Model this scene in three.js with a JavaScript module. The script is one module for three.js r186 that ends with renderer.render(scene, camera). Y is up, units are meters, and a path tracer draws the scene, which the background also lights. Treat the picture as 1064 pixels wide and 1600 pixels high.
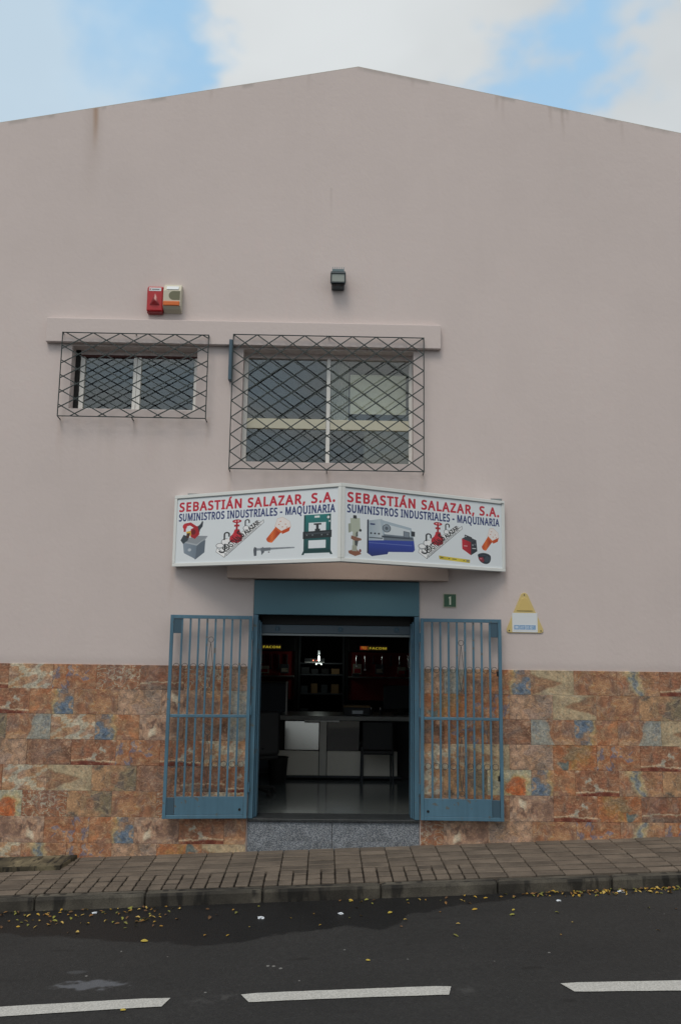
import * as THREE from 'three';
import { RoundedBoxGeometry } from 'three/addons/geometries/RoundedBoxGeometry.js';
import { mergeGeometries } from 'three/addons/utils/BufferGeometryUtils.js';

// ---------------------------------------------------------------- camera, sky, sun, exposure
const scene = new THREE.Scene();
const camera = new THREE.PerspectiveCamera(63.215, 0.6641, 0.1, 900);   // y = 0 is eye height, the facade is the plane z = 0
camera.position.set(0, 0, 8.7);
camera.rotation.set(0.15092, -0.01621, 0.01389, 'YXZ');

const renderer = new THREE.WebGLRenderer({ antialias: true });
renderer.toneMapping = THREE.LinearToneMapping;
renderer.toneMappingExposure = 1.0;
renderer.shadowMap.enabled = true;

const SUN = new THREE.Vector3(-0.18, 0.86, 0.48).normalize();          // veiled sun, high, behind the viewer
const sun = new THREE.DirectionalLight(0xfff0e0, 1.25);
sun.position.copy(SUN).multiplyScalar(40);
sun.castShadow = true; sun.shadow.radius = 42; sun.shadow.mapSize.set(2048, 2048);
Object.assign(sun.shadow.camera, { left: -12, right: 12, top: 12, bottom: -12, near: 1, far: 90 });
scene.add(sun, sun.target);

// ---------------------------------------------------------------- noise and small tools
function rng(seed) { let s = seed >>> 0; return () => { s = (s + 0x6d2b79f5) | 0; let t = Math.imul(s ^ (s >>> 15), 1 | s); t = (t + Math.imul(t ^ (t >>> 7), 61 | t)) ^ t; return ((t ^ (t >>> 14)) >>> 0) / 4294967296; }; }
const hash = (x, y, s) => { let h = Math.imul(x, 374761393) ^ Math.imul(y, 668265263) ^ Math.imul(s, 974634541); h = Math.imul(h ^ (h >>> 13), 1274126177); return ((h ^ (h >>> 16)) >>> 0) / 4294967296; };
function vnoise(x, y, s = 0, px = 0, py = 0) {                           // value noise 0..1, optional period
  const ix = Math.floor(x), iy = Math.floor(y), fx = x - ix, fy = y - iy, u = fx * fx * (3 - 2 * fx), v = fy * fy * (3 - 2 * fy);
  const wx = (i) => (px ? ((i % px) + px) % px : i), wy = (i) => (py ? ((i % py) + py) % py : i);
  const a = hash(wx(ix), wy(iy), s), b = hash(wx(ix + 1), wy(iy), s), c = hash(wx(ix), wy(iy + 1), s), d = hash(wx(ix + 1), wy(iy + 1), s);
  return a + (b - a) * u + (c - a) * v + (a - b - c + d) * u * v;
}
function fbm(x, y, oct = 4, s = 0, per = 0) { let sum = 0, a = 0.5, n = 0, p = per; for (let i = 0; i < oct; i++) { sum += a * vnoise(x, y, s + i * 17, p, p); n += a; a *= 0.5; x *= 2; y *= 2; p *= 2; } return sum / n; }
const sm = (a, b, x) => { const t = Math.min(1, Math.max(0, (x - a) / (b - a))); return t * t * (3 - 2 * t); };
const mix = (a, b, t) => a + (b - a) * t, mix3 = (a, b, t) => [mix(a[0], b[0], t), mix(a[1], b[1], t), mix(a[2], b[2], t)];
const clamp01 = (x) => Math.min(1, Math.max(0, x));
const lin8 = (c) => { c /= 255; return c <= 0.04045 ? c / 12.92 : ((c + 0.055) / 1.055) ** 2.4; };
const C = (r, g, b) => new THREE.Color(lin8(r), lin8(g), lin8(b));
function tex(w, h, fn, { srgb = false, repeat = true, mirror = false } = {}) {   // fn(x, y) -> 0..255 values, y grows with v
  const d = new Uint8Array(w * h * 4);
  for (let y = 0, i = 0; y < h; y++) for (let x = 0; x < w; x++, i += 4) { const c = fn(x, y); if (typeof c === 'number') d[i] = d[i + 1] = d[i + 2] = Math.max(0, Math.min(255, c)); else { for (let k = 0; k < 3; k++) d[i + k] = Math.max(0, Math.min(255, c[k])); } d[i + 3] = 255; }
  const t = new THREE.DataTexture(d, w, h); t.magFilter = THREE.LinearFilter; t.minFilter = THREE.LinearMipmapLinearFilter; t.generateMipmaps = true;
  t.wrapS = t.wrapT = mirror ? THREE.MirroredRepeatWrapping : repeat ? THREE.RepeatWrapping : THREE.ClampToEdgeWrapping;
  if (srgb) t.colorSpace = THREE.SRGBColorSpace; t.needsUpdate = true; return t;
}
const rep = (t, x, y, ox = 0, oy = 0) => { const c = t.clone(); c.repeat.set(x, y); c.offset.set(ox, oy); c.needsUpdate = true; return c; };

// ---------------------------------------------------------------- sky: blue between big soft clouds
{
  const W = 2048, H = 1024, data = new Float32Array(W * H * 4);
  for (let row = 0; row < H; row++) {
    const up = ((row + 0.5) / H - 0.5) * Math.PI, y = Math.sin(up), cu = Math.cos(up);
    for (let col = 0; col < W; col++) {
      const az = ((col + 0.5) / W - 0.5) * 2 * Math.PI, x = Math.cos(az) * cu, z = Math.sin(az) * cu, i = (row * W + col) * 4;
      const t = Math.max(0, y);
      let c = mix3([0.62, 0.70, 0.76], [0.345, 0.575, 0.81], sm(0, 0.70, t));
      c = mix3(c, [0.21, 0.41, 0.70], sm(0.66, 1, t));
      if (y > -0.02) {
        const yy = Math.max(0.06, y), px = x / yy, pz = -z / yy;         // the cloud layer seen as a plane overhead
        const wob = fbm(px * 3.2 + 9, pz * 3.2 + 4, 6, 5) - 0.5, wob2 = fbm(px * 13 + 3, pz * 13 + 1, 6, 6) - 0.5, wob3 = fbm(px * 34, pz * 34, 4, 16) - 0.5;
        const gen = sm(0.25, 0.50, fbm(px * 0.85 + 20.3, pz * 0.85 + 11.7, 6, 3)) ;
        const ex = px + wob * 0.26 + wob2 * 0.15 + wob3 * 0.04, ez = pz + wob2 * 0.1;
        const mid = sm(-0.29, -0.19, ex) * (1 - sm(0.20, 0.42, ex + (ez - 1.2) * 0.36 + wob2 * 0.18)) ;
        const right = sm(0.43, 0.59, ex - (ez - 1.25) * 0.15 + wob2 * 0.1);
        const wisp = (0.13 + 0.64 * sm(0.36, 0.62, fbm(px * 4 + 1.5, pz * 3 + 7 + px, 6, 8) + 0.30 * sm(-0.36, -0.62, px) - 0.06)) * (1 - sm(-0.44, -0.27, ex));
        const near = sm(0.45, 0.75, pz) * (1 - sm(1.75, 2.3, pz)) * (1 - sm(0.7, 1.0, Math.abs(px)));
        let a = mix(gen, Math.max(mid * 0.97, right * 0.93, wisp), near);
        a *= sm(-0.02, 0.12, y);
        const thick = fbm(px * 1.6 + 4, pz * 1.6 + 2, 5, 12), th2 = fbm(px * 5, pz * 5, 4, 31);
        const shade = mix(0.87, 1.05, sm(0.3, 0.7, thick * 0.8 + th2 * 0.2));
        const wb = near * sm(-0.24, -0.34, px), cl = [mix(0.70, 0.66, wb) * shade, mix(0.725, 0.78, wb) * shade, mix(0.73, 0.87, wb) * shade];
        c = mix3(c, cl, clamp01(a));
      }
      const g = Math.max(0, x * SUN.x + y * SUN.y + z * SUN.z), glow = 1 + 0.85 * Math.pow(g, 6);
      for (let k = 0; k < 3; k++) data[i + k] = c[k] * glow;
      if (y < -0.02) { data[i] = 0.10; data[i + 1] = 0.10; data[i + 2] = 0.095; }
      data[i + 3] = 1;
    }
  }
  const sky = new THREE.DataTexture(data, W, H, THREE.RGBAFormat, THREE.FloatType);
  sky.mapping = THREE.EquirectangularReflectionMapping; sky.magFilter = sky.minFilter = THREE.LinearFilter; sky.needsUpdate = true;
  scene.background = sky; scene.environment = sky;
}

// ---------------------------------------------------------------- builders
const used = new Map();
function numbered(n) { const k = used.get(n) ?? 0; used.set(n, k + 1); return k ? n + '_' + String(k).padStart(3, '0') : n; }
function tag(o, label, category, group) { o.userData.label = label; o.userData.category = category; if (group) o.userData.group = group; return o; }
function thing(name, label, category, pos = [0, 0, 0], rotY = 0, group) {
  const g = new THREE.Group(); g.name = numbered(name); g.position.set(...pos); g.rotation.y = rotY; scene.add(g); tag(g, label, category, group); return g;
}
function struct(name, parentIsGroup) { const g = new THREE.Group(); g.name = numbered(name); g.userData.kind = 'structure'; scene.add(g); return g; }
function part(name, geo, mat, parent) {
  const m = new THREE.Mesh(Array.isArray(geo) ? merge(geo) : geo, mat); m.name = name; m.castShadow = m.receiveShadow = true; (parent ?? scene).add(m); return m;
}
function merge(list) { return list.length === 1 ? list[0] : mergeGeometries(list.map((g) => { const h = g.index ? g.toNonIndexed() : g; for (const k of Object.keys(h.attributes)) if (!['position', 'normal', 'uv'].includes(k)) h.deleteAttribute(k); return h; })); }
function uvBox(g, s = 1) {                                               // uv in metres from the dominant axis of the normal
  g = g.index ? g.toNonIndexed() : g; const p = g.attributes.position, n = g.attributes.normal, uv = new Float32Array(p.count * 2);
  for (let i = 0; i < p.count; i++) { const ax = Math.abs(n.getX(i)), ay = Math.abs(n.getY(i)), az = Math.abs(n.getZ(i)); const X = p.getX(i), Y = p.getY(i), Z = p.getZ(i);
    if (az >= ax && az >= ay) { uv[i * 2] = X * s; uv[i * 2 + 1] = Y * s; } else if (ay >= ax) { uv[i * 2] = X * s; uv[i * 2 + 1] = Z * s; } else { uv[i * 2] = Z * s; uv[i * 2 + 1] = Y * s; } }
  g.setAttribute('uv', new THREE.BufferAttribute(uv, 2)); return g;
}
// box between two corners, with small rounded edges when r > 0
function bx(x0, x1, y0, y1, z0, z1, r = 0) {
  const w = x1 - x0, h = y1 - y0, d = z1 - z0; r = Math.min(r, w * 0.45, h * 0.45, d * 0.45);
  const g = r > 0 ? new RoundedBoxGeometry(w, h, d, 1, r) : new THREE.BoxGeometry(w, h, d);
  g.translate((x0 + x1) / 2, (y0 + y1) / 2, (z0 + z1) / 2); return uvBox(g);
}
function rod(a, b, r, n = 6, r2 = r) {
  const A = new THREE.Vector3(...a), B = new THREE.Vector3(...b), d = B.clone().sub(A), L = d.length();
  const g = new THREE.CylinderGeometry(r2, r, L, n, 1); g.translate(0, L / 2, 0);
  g.applyQuaternion(new THREE.Quaternion().setFromUnitVectors(new THREE.Vector3(0, 1, 0), d.normalize())); g.translate(...a); return g.toNonIndexed();
}
function flatRod(a, b, w, t) {                                           // flat bar in a plane parallel to the wall
  const dx = b[0] - a[0], dy = b[1] - a[1], L = Math.hypot(dx, dy), g = new THREE.BoxGeometry(L, w, t);
  g.rotateZ(Math.atan2(dy, dx)); g.translate((a[0] + b[0]) / 2, (a[1] + b[1]) / 2, (a[2] + b[2]) / 2); return g.toNonIndexed();
}
const shapeOf = (pts) => { const s = new THREE.Shape(); pts.forEach(([x, y], i) => (i ? s.lineTo(x, y) : s.moveTo(x, y))); s.closePath(); return s; };
const extrude = (shape, depth, bevel = 0) => new THREE.ExtrudeGeometry(shape, { depth, bevelEnabled: bevel > 0, bevelThickness: bevel, bevelSize: bevel, bevelOffset: -bevel, bevelSegments: 2, curveSegments: 14 });
const std = (color, roughness = 0.8, extra = {}) => new THREE.MeshStandardMaterial({ color, roughness, ...extra });

// ground planes: the street climbs to the right
const SB = 0.0433, SC = -0.02, KERB_Z = 1.205, KERB_H = 0.11;
const gY = (x, z) => -2.072 + SB * x + SC * z;                           // pavement
const rY = (x, z) => -2.182 + SB * x + SC * z;                           // road
const FLOOR = -1.785;

// ---------------------------------------------------------------- textures
const plasterBump = tex(512, 512, (x, y) => 90 + 110 * fbm(x / 512 * 48, y / 512 * 48, 4, 41, 48) + 55 * (fbm(x / 512 * 6, y / 512 * 10, 3, 42, 0) - 0.5));
const speck = tex(512, 512, (x, y) => 150 + 105 * (fbm(x / 512 * 64, y / 512 * 64, 3, 77, 64) - 0.5));
// facade paint: 15.2 x 9.2 m, faint patches, runs below the coping and the sills
const wallMap = tex(2048, 1280, (px, py) => {
  const X = -7.3 + px / 2048 * 15.2, Y = -2.6 + py / 1280 * 9.2;
  let c = [205, 194, 191];
  const m = fbm(X * 0.7 + 3, Y * 0.7, 5, 51) - 0.5, m2 = fbm(X * 3 + 7, Y * 2.2, 4, 52) - 0.5, band = vnoise(Y * 1.1 + 2, X * 0.05, 54) - 0.5, str = fbm(X * 14, Y * 0.5, 3, 53) - 0.5;
  let k = 1 + m * 0.045 + m2 * 0.02 + band * 0.02 + str * 0.006;
  const streak = (sx, top, len, wd, amt, col) => { const d = Math.abs(X - sx - (vnoise(Y * 3, sx, 60) - 0.5) * 0.03), yy = top - Y; if (yy > -0.05 && yy < len && d < wd * 2.2) { const a = amt * (1 - sm(0, 1, yy / len)) * (1 - sm(0, wd * 2.2, d)); c = mix3(c, col, a); } };
  const edge = 6.508 - Math.abs(X - 0.276) * 0.1995;
  streak(-2.69, 5.92, 0.62, 0.022, 0.5, [150, 112, 82]);
  streak(-2.71, 5.92, 1.6, 0.07, 0.16, [150, 135, 125]);
  for (const [sx, l, a] of [[1.86, 0.25, 0.35], [1.93, 0.4, 0.2], [2.48, 0.35, 0.28], [2.62, 0.45, 0.4], [2.68, 0.25, 0.2], [0.9, 0.16, 0.25], [-1.4, 0.2, 0.2], [3.3, 0.4, 0.2], [-0.3, 0.25, 0.15]]) streak(sx, 6.508 - Math.abs(sx - 0.276) * 0.1995, l, 0.016, a * 0.5, [120, 104, 92]);
  streak(-0.02, 4.95, 0.4, 0.010, 0.14, [140, 128, 122]);
  if (edge - Y < 0.07 && edge - Y > -0.3) { const d = sm(0.52, 0.72, fbm(X * 5, 3, 4, 66)); c = mix3(c, [112, 112, 106], 0.26 * d * (1 - sm(0.0, 0.07, edge - Y))); }
  for (const [x0, x1, yb] of [[-2.85, -1.35, 2.38], [-1.0, 0.98, 1.83]]) if (X > x0 && X < x1 && Y < yb && Y > yb - 0.9) { const d = sm(0.45, 0.8, fbm(X * 9, 1.7, 4, 71)); c = mix3(c, [150, 136, 126], 0.10 * d * (1 - sm(0, 0.9, yb - Y))); }
  for (const [sx, yb, l] of [[-2.86, 2.27, 0.5], [-2.08, 2.28, 0.3], [-1.3, 2.28, 0.4], [-1.05, 1.74, 0.45], [0, 1.74, 0.35], [1.01, 1.74, 0.6], [-1.6, 0.72, 0.5], [1.88, 0.72, 0.4]]) streak(sx, yb, l, 0.02, 0.13, [150, 124, 104]);
  if (Y < -0.18) k *= 1 - 0.06 * sm(-0.18, -0.3, Y);
  return [c[0] * k, c[1] * k, c[2] * k];
}, { srgb: true, repeat: false });
// asphalt: 9 x 4.5 m from x = -4.5, z = 1.2
const wetEdge = (x) => {                                                  // the far edge of the wet strip, by x
  const P = [[-4.5, 1.62], [-3.2, 1.66], [-2.5, 1.72], [-1.97, 1.83], [-1.45, 1.96], [-0.95, 2.1], [-0.58, 2.045], [-0.25, 1.92], [0.2, 1.82], [0.44, 1.93], [0.62, 1.82], [0.70, 1.6], [0.9, 1.5], [1.1, 1.44], [1.4, 1.36], [1.9, 1.28], [2.6, 1.24], [4.5, 1.22]];
  for (let i = 1; i < P.length; i++) if (x < P[i][0]) { const t = (x - P[i - 1][0]) / (P[i][0] - P[i - 1][0]); return mix(P[i - 1][1], P[i][1], t); } return 1.2;
};
const wetAt = (X, Z) => { const e = wetEdge(X) + (fbm(X * 3.5, Z * 3.5, 4, 81) - 0.5) * 0.13 + (fbm(X * 14, Z * 14, 3, 82) - 0.5) * 0.06; return 1 - sm(-0.018, 0.028, Z - e); };
const spots = [[-0.12, 2.42, 0.06, 0.03, 0.75], [-0.2, 2.43, 0.03, 0.02, 0.5], [1.42, 2.72, 0.085, 0.026, 0.7], [1.62, 2.66, 0.12, 0.02, 0.35], [1.53, 3.22, 0.05, 0.025, 0.75], [1.35, 2.2, 0.05, 0.018, 0.5], [0.52, 2.2, 0.04, 0.02, 0.45], [0.62, 2.24, 0.04, 0.016, 0.45], [-1.0, 2.75, 0.03, 0.02, 0.5], [0.9, 1.72, 0.09, 0.016, 0.55], [1.35, 1.6, 0.05, 0.018, 0.45], [-1.9, 2.1, 0.1, 0.02, 0.45], [-2.1, 2.6, 0.09, 0.03, 0.4], [0.2, 3.25, 0.06, 0.02, 0.35], [-0.35, 3.35, 0.05, 0.03, 0.3], [2.3, 2.35, 0.07, 0.02, 0.4], [0.3, 2.55, 0.15, 0.015, 0.2]];
const roadXZ = (px, py) => [-4.5 + px / 2048 * 9, 1.2 + py / 1024 * 4.5];
const chipR = rng(303), chips = [...Array(18)].map(() => [-3.2 + 6.6 * chipR(), 1.5 + 2.2 * chipR(), 0.004 + 0.006 * chipR()]).concat([[-0.36, 2.52, 0.012], [-0.32, 2.53, 0.012], [-0.27, 2.57, 0.012]]);
const roadMap = tex(2048, 1024, (px, py) => {
  const [X, Z] = roadXZ(px, py); let v = 35;
  v *= 1 + (fbm(X * 1.1, Z * 1.6, 5, 84) - 0.5) * 0.30 + (fbm(X * 0.5, Z * 5, 4, 85) - 0.5) * 0.16;
  const g = hash(px, py, 91); v *= 0.76 + 0.30 * vnoise(px * 0.55, py * 0.55, 92) + 0.20 * vnoise(px * 0.22, py * 0.22, 94) + (g > 0.985 ? 0.6 : 0) - (g < 0.06 ? 0.2 : 0); if (vnoise(px * 0.3, py * 0.3, 97) > 0.972) v *= 1.7;
  let c = [v * 1.0, v * 1.0, v * 0.985];
  for (const [sx, sz, rx, rz, a] of spots) { const d = Math.hypot((X - sx) / rx, (Z - sz) / rz) + (fbm(X * 22, Z * 22, 3, 88) - 0.5) * 1.1; if (d < 1.3) c = mix3(c, [20, 19, 18], a * (1 - sm(0.5, 1.2, d))); }
  { const d = Math.hypot((X + 1.52) / 0.24, (Z - 2.72) / 0.085) + (fbm(X * 16, Z * 26, 4, 89) - 0.5) * 1.3; if (d < 1.4) c = mix3(c, [112, 116, 124], 0.62 * (1 - sm(0.55, 1.15, d))); }
  { const d = Math.hypot((X + 1.68) / 0.09, (Z - 2.5) / 0.03) + (fbm(X * 16, Z * 26, 4, 90) - 0.5); if (d < 1.3) c = mix3(c, [100, 104, 110], 0.35 * (1 - sm(0.5, 1.1, d))); }
  for (const [gx, gz, r] of [[-0.72, 3.02, 0.2], [0.95, 3.02, 0.16], [-0.6, 2.98, 0.14]]) { const d = Math.hypot(X - gx, (Z - gz) * 2); if (d < r) c = mix3(c, [112, 112, 110], 0.25 * (1 - sm(0, r, d)) * sm(0.4, 0.7, fbm(X * 25, Z * 25, 3, 93))); }
  for (const [dx, dz, q] of chips) { const d = Math.hypot(X - dx, (Z - dz) * 0.9); if (d < q) c = [112, 112, 110]; }
  const wet = wetAt(X, Z), k = mix(1, 0.33, wet); return [c[0] * k, c[1] * k, c[2] * k];
}, { srgb: true, mirror: true });
const roadRough = tex(1024, 512, (px, py) => { const [X, Z] = roadXZ(px * 2, py * 2), w = wetAt(X, Z); return mix(225 + 30 * (fbm(X * 8, Z * 8, 3, 95) - 0.5), 165 + 40 * (fbm(X * 5, Z * 5, 3, 96) - 0.5), w); }, { mirror: true });
const grit = tex(512, 512, (x, y) => { const n = vnoise(x / 512 * 128, y / 512 * 128, 101, 128, 128), m = vnoise(x / 512 * 64, y / 512 * 64, 102, 64, 64); return 255 * clamp01(0.55 * n + 0.45 * m); });
// granite of the doorstep
const graniteMap = tex(512, 256, (x, y) => { const n = vnoise(x * 0.35, y * 0.35, 111), m = vnoise(x * 0.8, y * 0.8, 112), l = fbm(x / 60, y / 60, 3, 113); const v = n * 0.6 + m * 0.4; let c = v > 0.62 ? [152, 156, 160] : v > 0.5 ? [124, 130, 137] : v > 0.38 ? [98, 106, 115] : [64, 71, 80]; const k = 0.86 + 0.3 * l; return [c[0] * k, c[1] * k, c[2] * k]; }, { srgb: true });
const concreteMap = tex(512, 512, (x, y) => { const a = fbm(x / 512 * 6, y / 512 * 6, 5, 121, 6), b = vnoise(x * 0.5, y * 0.5, 122), s = fbm(x / 512 * 22, y / 512 * 5, 4, 124, 0); const d = sm(0.5, 0.72, s); const v = (92 + 70 * (a - 0.5) + 22 * (b - 0.5)) * (1 - 0.5 * d) * (0.8 + 0.45 * sm(0.4, 0.65, fbm(x / 512 * 3, y / 512 * 3, 4, 126, 3))); return [v, v * 0.985, v * 0.93]; }, { srgb: true });
const paverMap = tex(512, 512, (x, y) => { const a = fbm(x / 512 * 5, y / 512 * 5, 5, 131, 5), b = vnoise(x * 0.6, y * 0.6, 132), f = hash(x, y, 133); const v = 1 + 0.55 * (a - 0.5) + 0.22 * (b - 0.5) + (f > 0.985 ? 0.16 : 0) - (f < 0.02 ? 0.16 : 0); return [98 * v, 89 * v, 79 * v]; }, { srgb: true });
const metalVar = tex(256, 256, (x, y) => 205 + 90 * (fbm(x / 256 * 5, y / 256 * 5, 5, 141, 5) - 0.5) + 16 * (hash(x, y, 142) - 0.5));

const blueMap = tex(512, 512, (x, y) => { const a = fbm(x / 512 * 4, y / 512 * 4, 5, 151, 4) - 0.5, st = fbm(x / 512 * 40, y / 512 * 2, 3, 152) - 0.5, w = sm(0.73, 0.80, fbm(x / 512 * 26, y / 512 * 26, 4, 153, 26)), k = 1 + 0.20 * a + 0.10 * st; return mix3([82 * k, 117 * k, 137 * k], [104, 92, 80], 0.7 * w); }, { srgb: true });
// slate-look tiles: an atlas of 4 x 4 faces
const TW = 0.445, TH = 0.249, CW = 384, CH = 216;
const PAL = { rust: [152, 106, 80], orange: [166, 106, 70], tan: [172, 134, 100], mauve: [140, 112, 98], brown: [118, 84, 66], ggreen: [138, 126, 102], bgrey: [106, 120, 136], blue: [78, 106, 144], yellow: [188, 166, 112], pale: [192, 194, 178], dgrey: [88, 80, 78], pink: [182, 150, 128], brick: [142, 94, 72], slate: [150, 152, 146] };
function tileFace(v, x, y) {                                              // x 0..1.78, y 0..1 -> [colour, height]
  const s = v * 13 + 200, wx = x + (fbm(x * 3, y * 3, 3, s) - 0.5) * 0.5, wy = y + (fbm(x * 3 + 9, y * 3, 3, s) - 0.5) * 0.5;
  const n1 = fbm(wx * 1.9, wy * 1.9, 4, s + 1), n2 = fbm(wx * 4.6, wy * 4.6, 4, s + 2), n3 = fbm(x * 18, y * 18, 3, s + 3), gr = vnoise(x * 90, y * 90, s + 4);
  const P = PAL; let c, h = 0.35 * n1 + 0.35 * n2 + 0.3 * n3;
  const base = (a, b, d) => mix3(mix3(a, b, sm(0.30, 0.70, n1)), d, 0.75 * sm(0.46, 0.78, n2));
  const veins = (thr, col, amt) => { const r = 1 - Math.abs(fbm(wx * 5.5 + 2, wy * 5.5, 4, s + 7) - 0.5) * 5; const a = sm(thr, 1, r); c = mix3(c, col, a * amt); h -= a * 0.15; };
  switch (v) {
    case 0: c = base(P.brick, P.rust, P.orange); veins(0.62, P.pale, 0.8); c = mix3(c, P.dgrey, 0.5 * sm(0.62, 0.75, n3)); break;
    case 1: { c = base(P.rust, P.orange, P.tan); const e = wx - 1.02; c = mix3(c, P.yellow, sm(-0.22, 0.02, e) * 0.85); c = mix3(c, P.blue, 0.85 * sm(0.0, 0.26, e + (n2 - 0.5) * 0.5)); c = mix3(c, P.bgrey, sm(0.2, 0.5, e) * sm(0.4, 0.6, n2)); c = mix3(c, P.tan, 0.7 * sm(0.54, 0.68, fbm(wx * 4, wy * 4, 4, s + 33))); c = mix3(c, P.rust, sm(0.2, 0.5, e) * sm(0.5, 0.7, wy) * 0.4); break; }
    case 2: { c = base(P.tan, P.rust, P.mauve); const e = 0.95 - wx - wy * 0.35; c = mix3(c, P.slate, sm(-0.08, 0.06, e)); h = mix(h, 0.6 + 0.2 * n3, sm(-0.08, 0.06, e)); c = mix3(c, P.bgrey, 0.5 * sm(0.56, 0.7, n2) * sm(0, 0.3, e)); break; }
    case 3: { const e = 0.46 * (1 - x / 1.32) - Math.abs(y - 0.40 - 0.06 * x) + (n2 - 0.5) * 0.16 + (n1 - 0.5) * 0.12; c = mix3([176, 166, 140], P.tan, 0.4 * n2); c = mix3(c, mix3(P.brown, P.tan, 0.25 + 0.5 * n2), 0.82 * sm(-0.05, 0.09, e)); c = mix3(c, P.brick, 0.5 * sm(0.0, 0.2, e) * sm(0.45, 0.65, fbm(x * 2, (y + x * 0.3) * 14, 3, s + 9))); h = mix(h * 0.5 + 0.35, h * 0.7, sm(-0.03, 0.05, e)); break; }
    case 4: { c = base(P.brick, P.rust, P.brown); const e = Math.abs(wy - 0.15 - (x - 0.75) * 0.85) - 0.13; c = mix3(c, [190, 186, 174], (1 - sm(-0.05, 0.09, e)) * sm(0.35, 0.6, n2)); const l = y - 0.19 - 0.05 * Math.sin(x * 3) - (n2 - 0.5) * 0.1; c = mix3(c, [214, 190, 162], 1 - sm(0.0, 0.05, Math.abs(l))); c = mix3(c, [112, 54, 40], sm(0.02, 0.10, -l)); h += 0.35 * sm(-0.06, 0.02, l) - 0.2; break; }
    case 5: c = base(P.mauve, P.brown, P.rust); veins(0.8, P.pink, 0.5); break;
    case 6: c = base(P.ggreen, P.tan, P.dgrey); c = mix3(c, P.rust, 0.7 * sm(0.5, 0.75, fbm(wx * 2 + 5, wy * 2, 3, s + 11))); break;
    case 7: { c = mix3(P.pale, [172, 164, 124], n1); c = mix3(c, P.bgrey, 0.4 * sm(0.5, 0.7, n2)); const e = 0.42 - Math.hypot((wx - 1.15) * 0.9, wy - 0.35); c = mix3(c, P.yellow, sm(-0.16, 0, e) * 0.7); c = mix3(c, [176, 90, 48], 0.9 * sm(-0.03, 0.08, e)); break; }
    case 8: c = base(P.orange, P.rust, P.tan); c = mix3(c, [112, 112, 140], 0.75 * sm(0.60, 0.70, fbm(wx * 4 + 3, wy * 4, 3, s + 13))); break;
    case 9: c = base(P.pink, P.tan, [176, 140, 120]); veins(0.7, P.dgrey, 0.5); c = mix3(c, P.dgrey, 0.55 * sm(0.55, 0.72, fbm(wx * 2.2 + 1, wy * 2.2, 4, s + 15))); c = mix3(c, P.orange, 0.5 * sm(0.6, 0.74, n1)); break;
    case 10: c = base(P.rust, P.tan, P.orange); c = mix3(c, P.brown, 0.7 * sm(0.55, 0.7, n3)); c = mix3(c, P.yellow, 0.35 * sm(0.6, 0.75, n2)); break;
    case 11: { c = base(P.tan, P.pink, P.rust); const e = fbm(x * 2 + y * 2.4, (y - x * 0.6) * 5, 4, s + 17); c = mix3(c, P.pale, 0.75 * sm(0.52, 0.64, e)); break; }
    case 12: { c = base(P.brown, P.brick, P.mauve); const l = y - 0.3 + (n2 - 0.5) * 0.16; c = mix3(c, [198, 186, 162], 0.85 * (1 - sm(0.0, 0.055, Math.abs(l)))); c = mix3(c, P.dgrey, 0.5 * sm(0.0, 0.2, -l)); h += 0.25 * sm(-0.04, 0.03, l); break; }
    case 13: { c = base(P.tan, P.rust, P.mauve); const d = Math.abs(wx - 0.8 + (y - 0.5) * 0.35 + (n2 - 0.5) * 0.35); c = mix3(c, [184, 178, 138], 0.8 * (1 - sm(0.12, 0.42, d))); c = mix3(c, P.bgrey, 0.85 * (1 - sm(0.02, 0.2, d))); break; }
    case 14: { c = base(P.mauve, P.pink, P.brick); const d = Math.hypot(wx - 0.5, (wy - 0.45) * 0.8); c = mix3(c, [206, 200, 182], 0.8 * (1 - sm(0.08, 0.2, d))); c = mix3(c, P.dgrey, 0.5 * sm(0.55, 0.7, n2)); break; }
    default: { c = base(P.orange, [158, 122, 74], P.rust); c = mix3(c, P.ggreen, 0.7 * sm(0.5, 0.66, fbm(wx * 1.8 + 3, wy * 1.8, 4, s + 19))); const d = Math.hypot(wx - 1.4, wy - 0.25); c = mix3(c, [84, 112, 122], 0.8 * (1 - sm(0.08, 0.18, d))); }
  }
  const cl = fbm(x * 5 + 3, y * 5, 5, s + 23), ml = fbm(wx * 9 + x * 3, wy * 9, 5, s + 29), rg = 1 - Math.abs(fbm(wx * 7 + 1, wy * 7 + y * 4, 5, s + 31) - 0.5) * 7;
  c = mix3(c, P.bgrey, 0.2 * sm(0.54, 0.70, fbm(wx * 1.9 + 7, wy * 1.9 + 2, 4, s + 37))); c = mix3(c, [176, 150, 122], 0.22 * sm(0.52, 0.70, fbm(wx * 2.6 + 1, wy * 3.4 + 8, 5, s + 39))); c = mix3(c, P.dgrey, 0.15 * sm(0.52, 0.76, ml)); c = mix3(c, [184, 150, 118], 0.32 * sm(0.52, 0.74, 1 - ml)); c = mix3(c, [206, 196, 176], 0.34 * sm(0.55, 1, rg) * sm(0.45, 0.62, n2)); h -= 0.10 * sm(0.5, 1, rg);
  const crk = 1 - Math.abs(fbm(wx * 4 + 6, wy * 7 + x * 2, 5, s + 43) - 0.5) * 16; c = mix3(c, [212, 204, 186], 0.28 * sm(0.3, 1, crk) * sm(0.50, 0.62, fbm(x * 3 + 2, y * 3, 3, s + 45))); h += 0.12 * sm(0.3, 1, crk); const k = 0.76 + 0.34 * n3 + 0.20 * gr + 0.34 * (cl - 0.5);
  return [[c[0] * k, c[1] * k, c[2] * k], h];
}
const atlasH = new Float32Array(CW * 4 * CH * 4);
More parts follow.
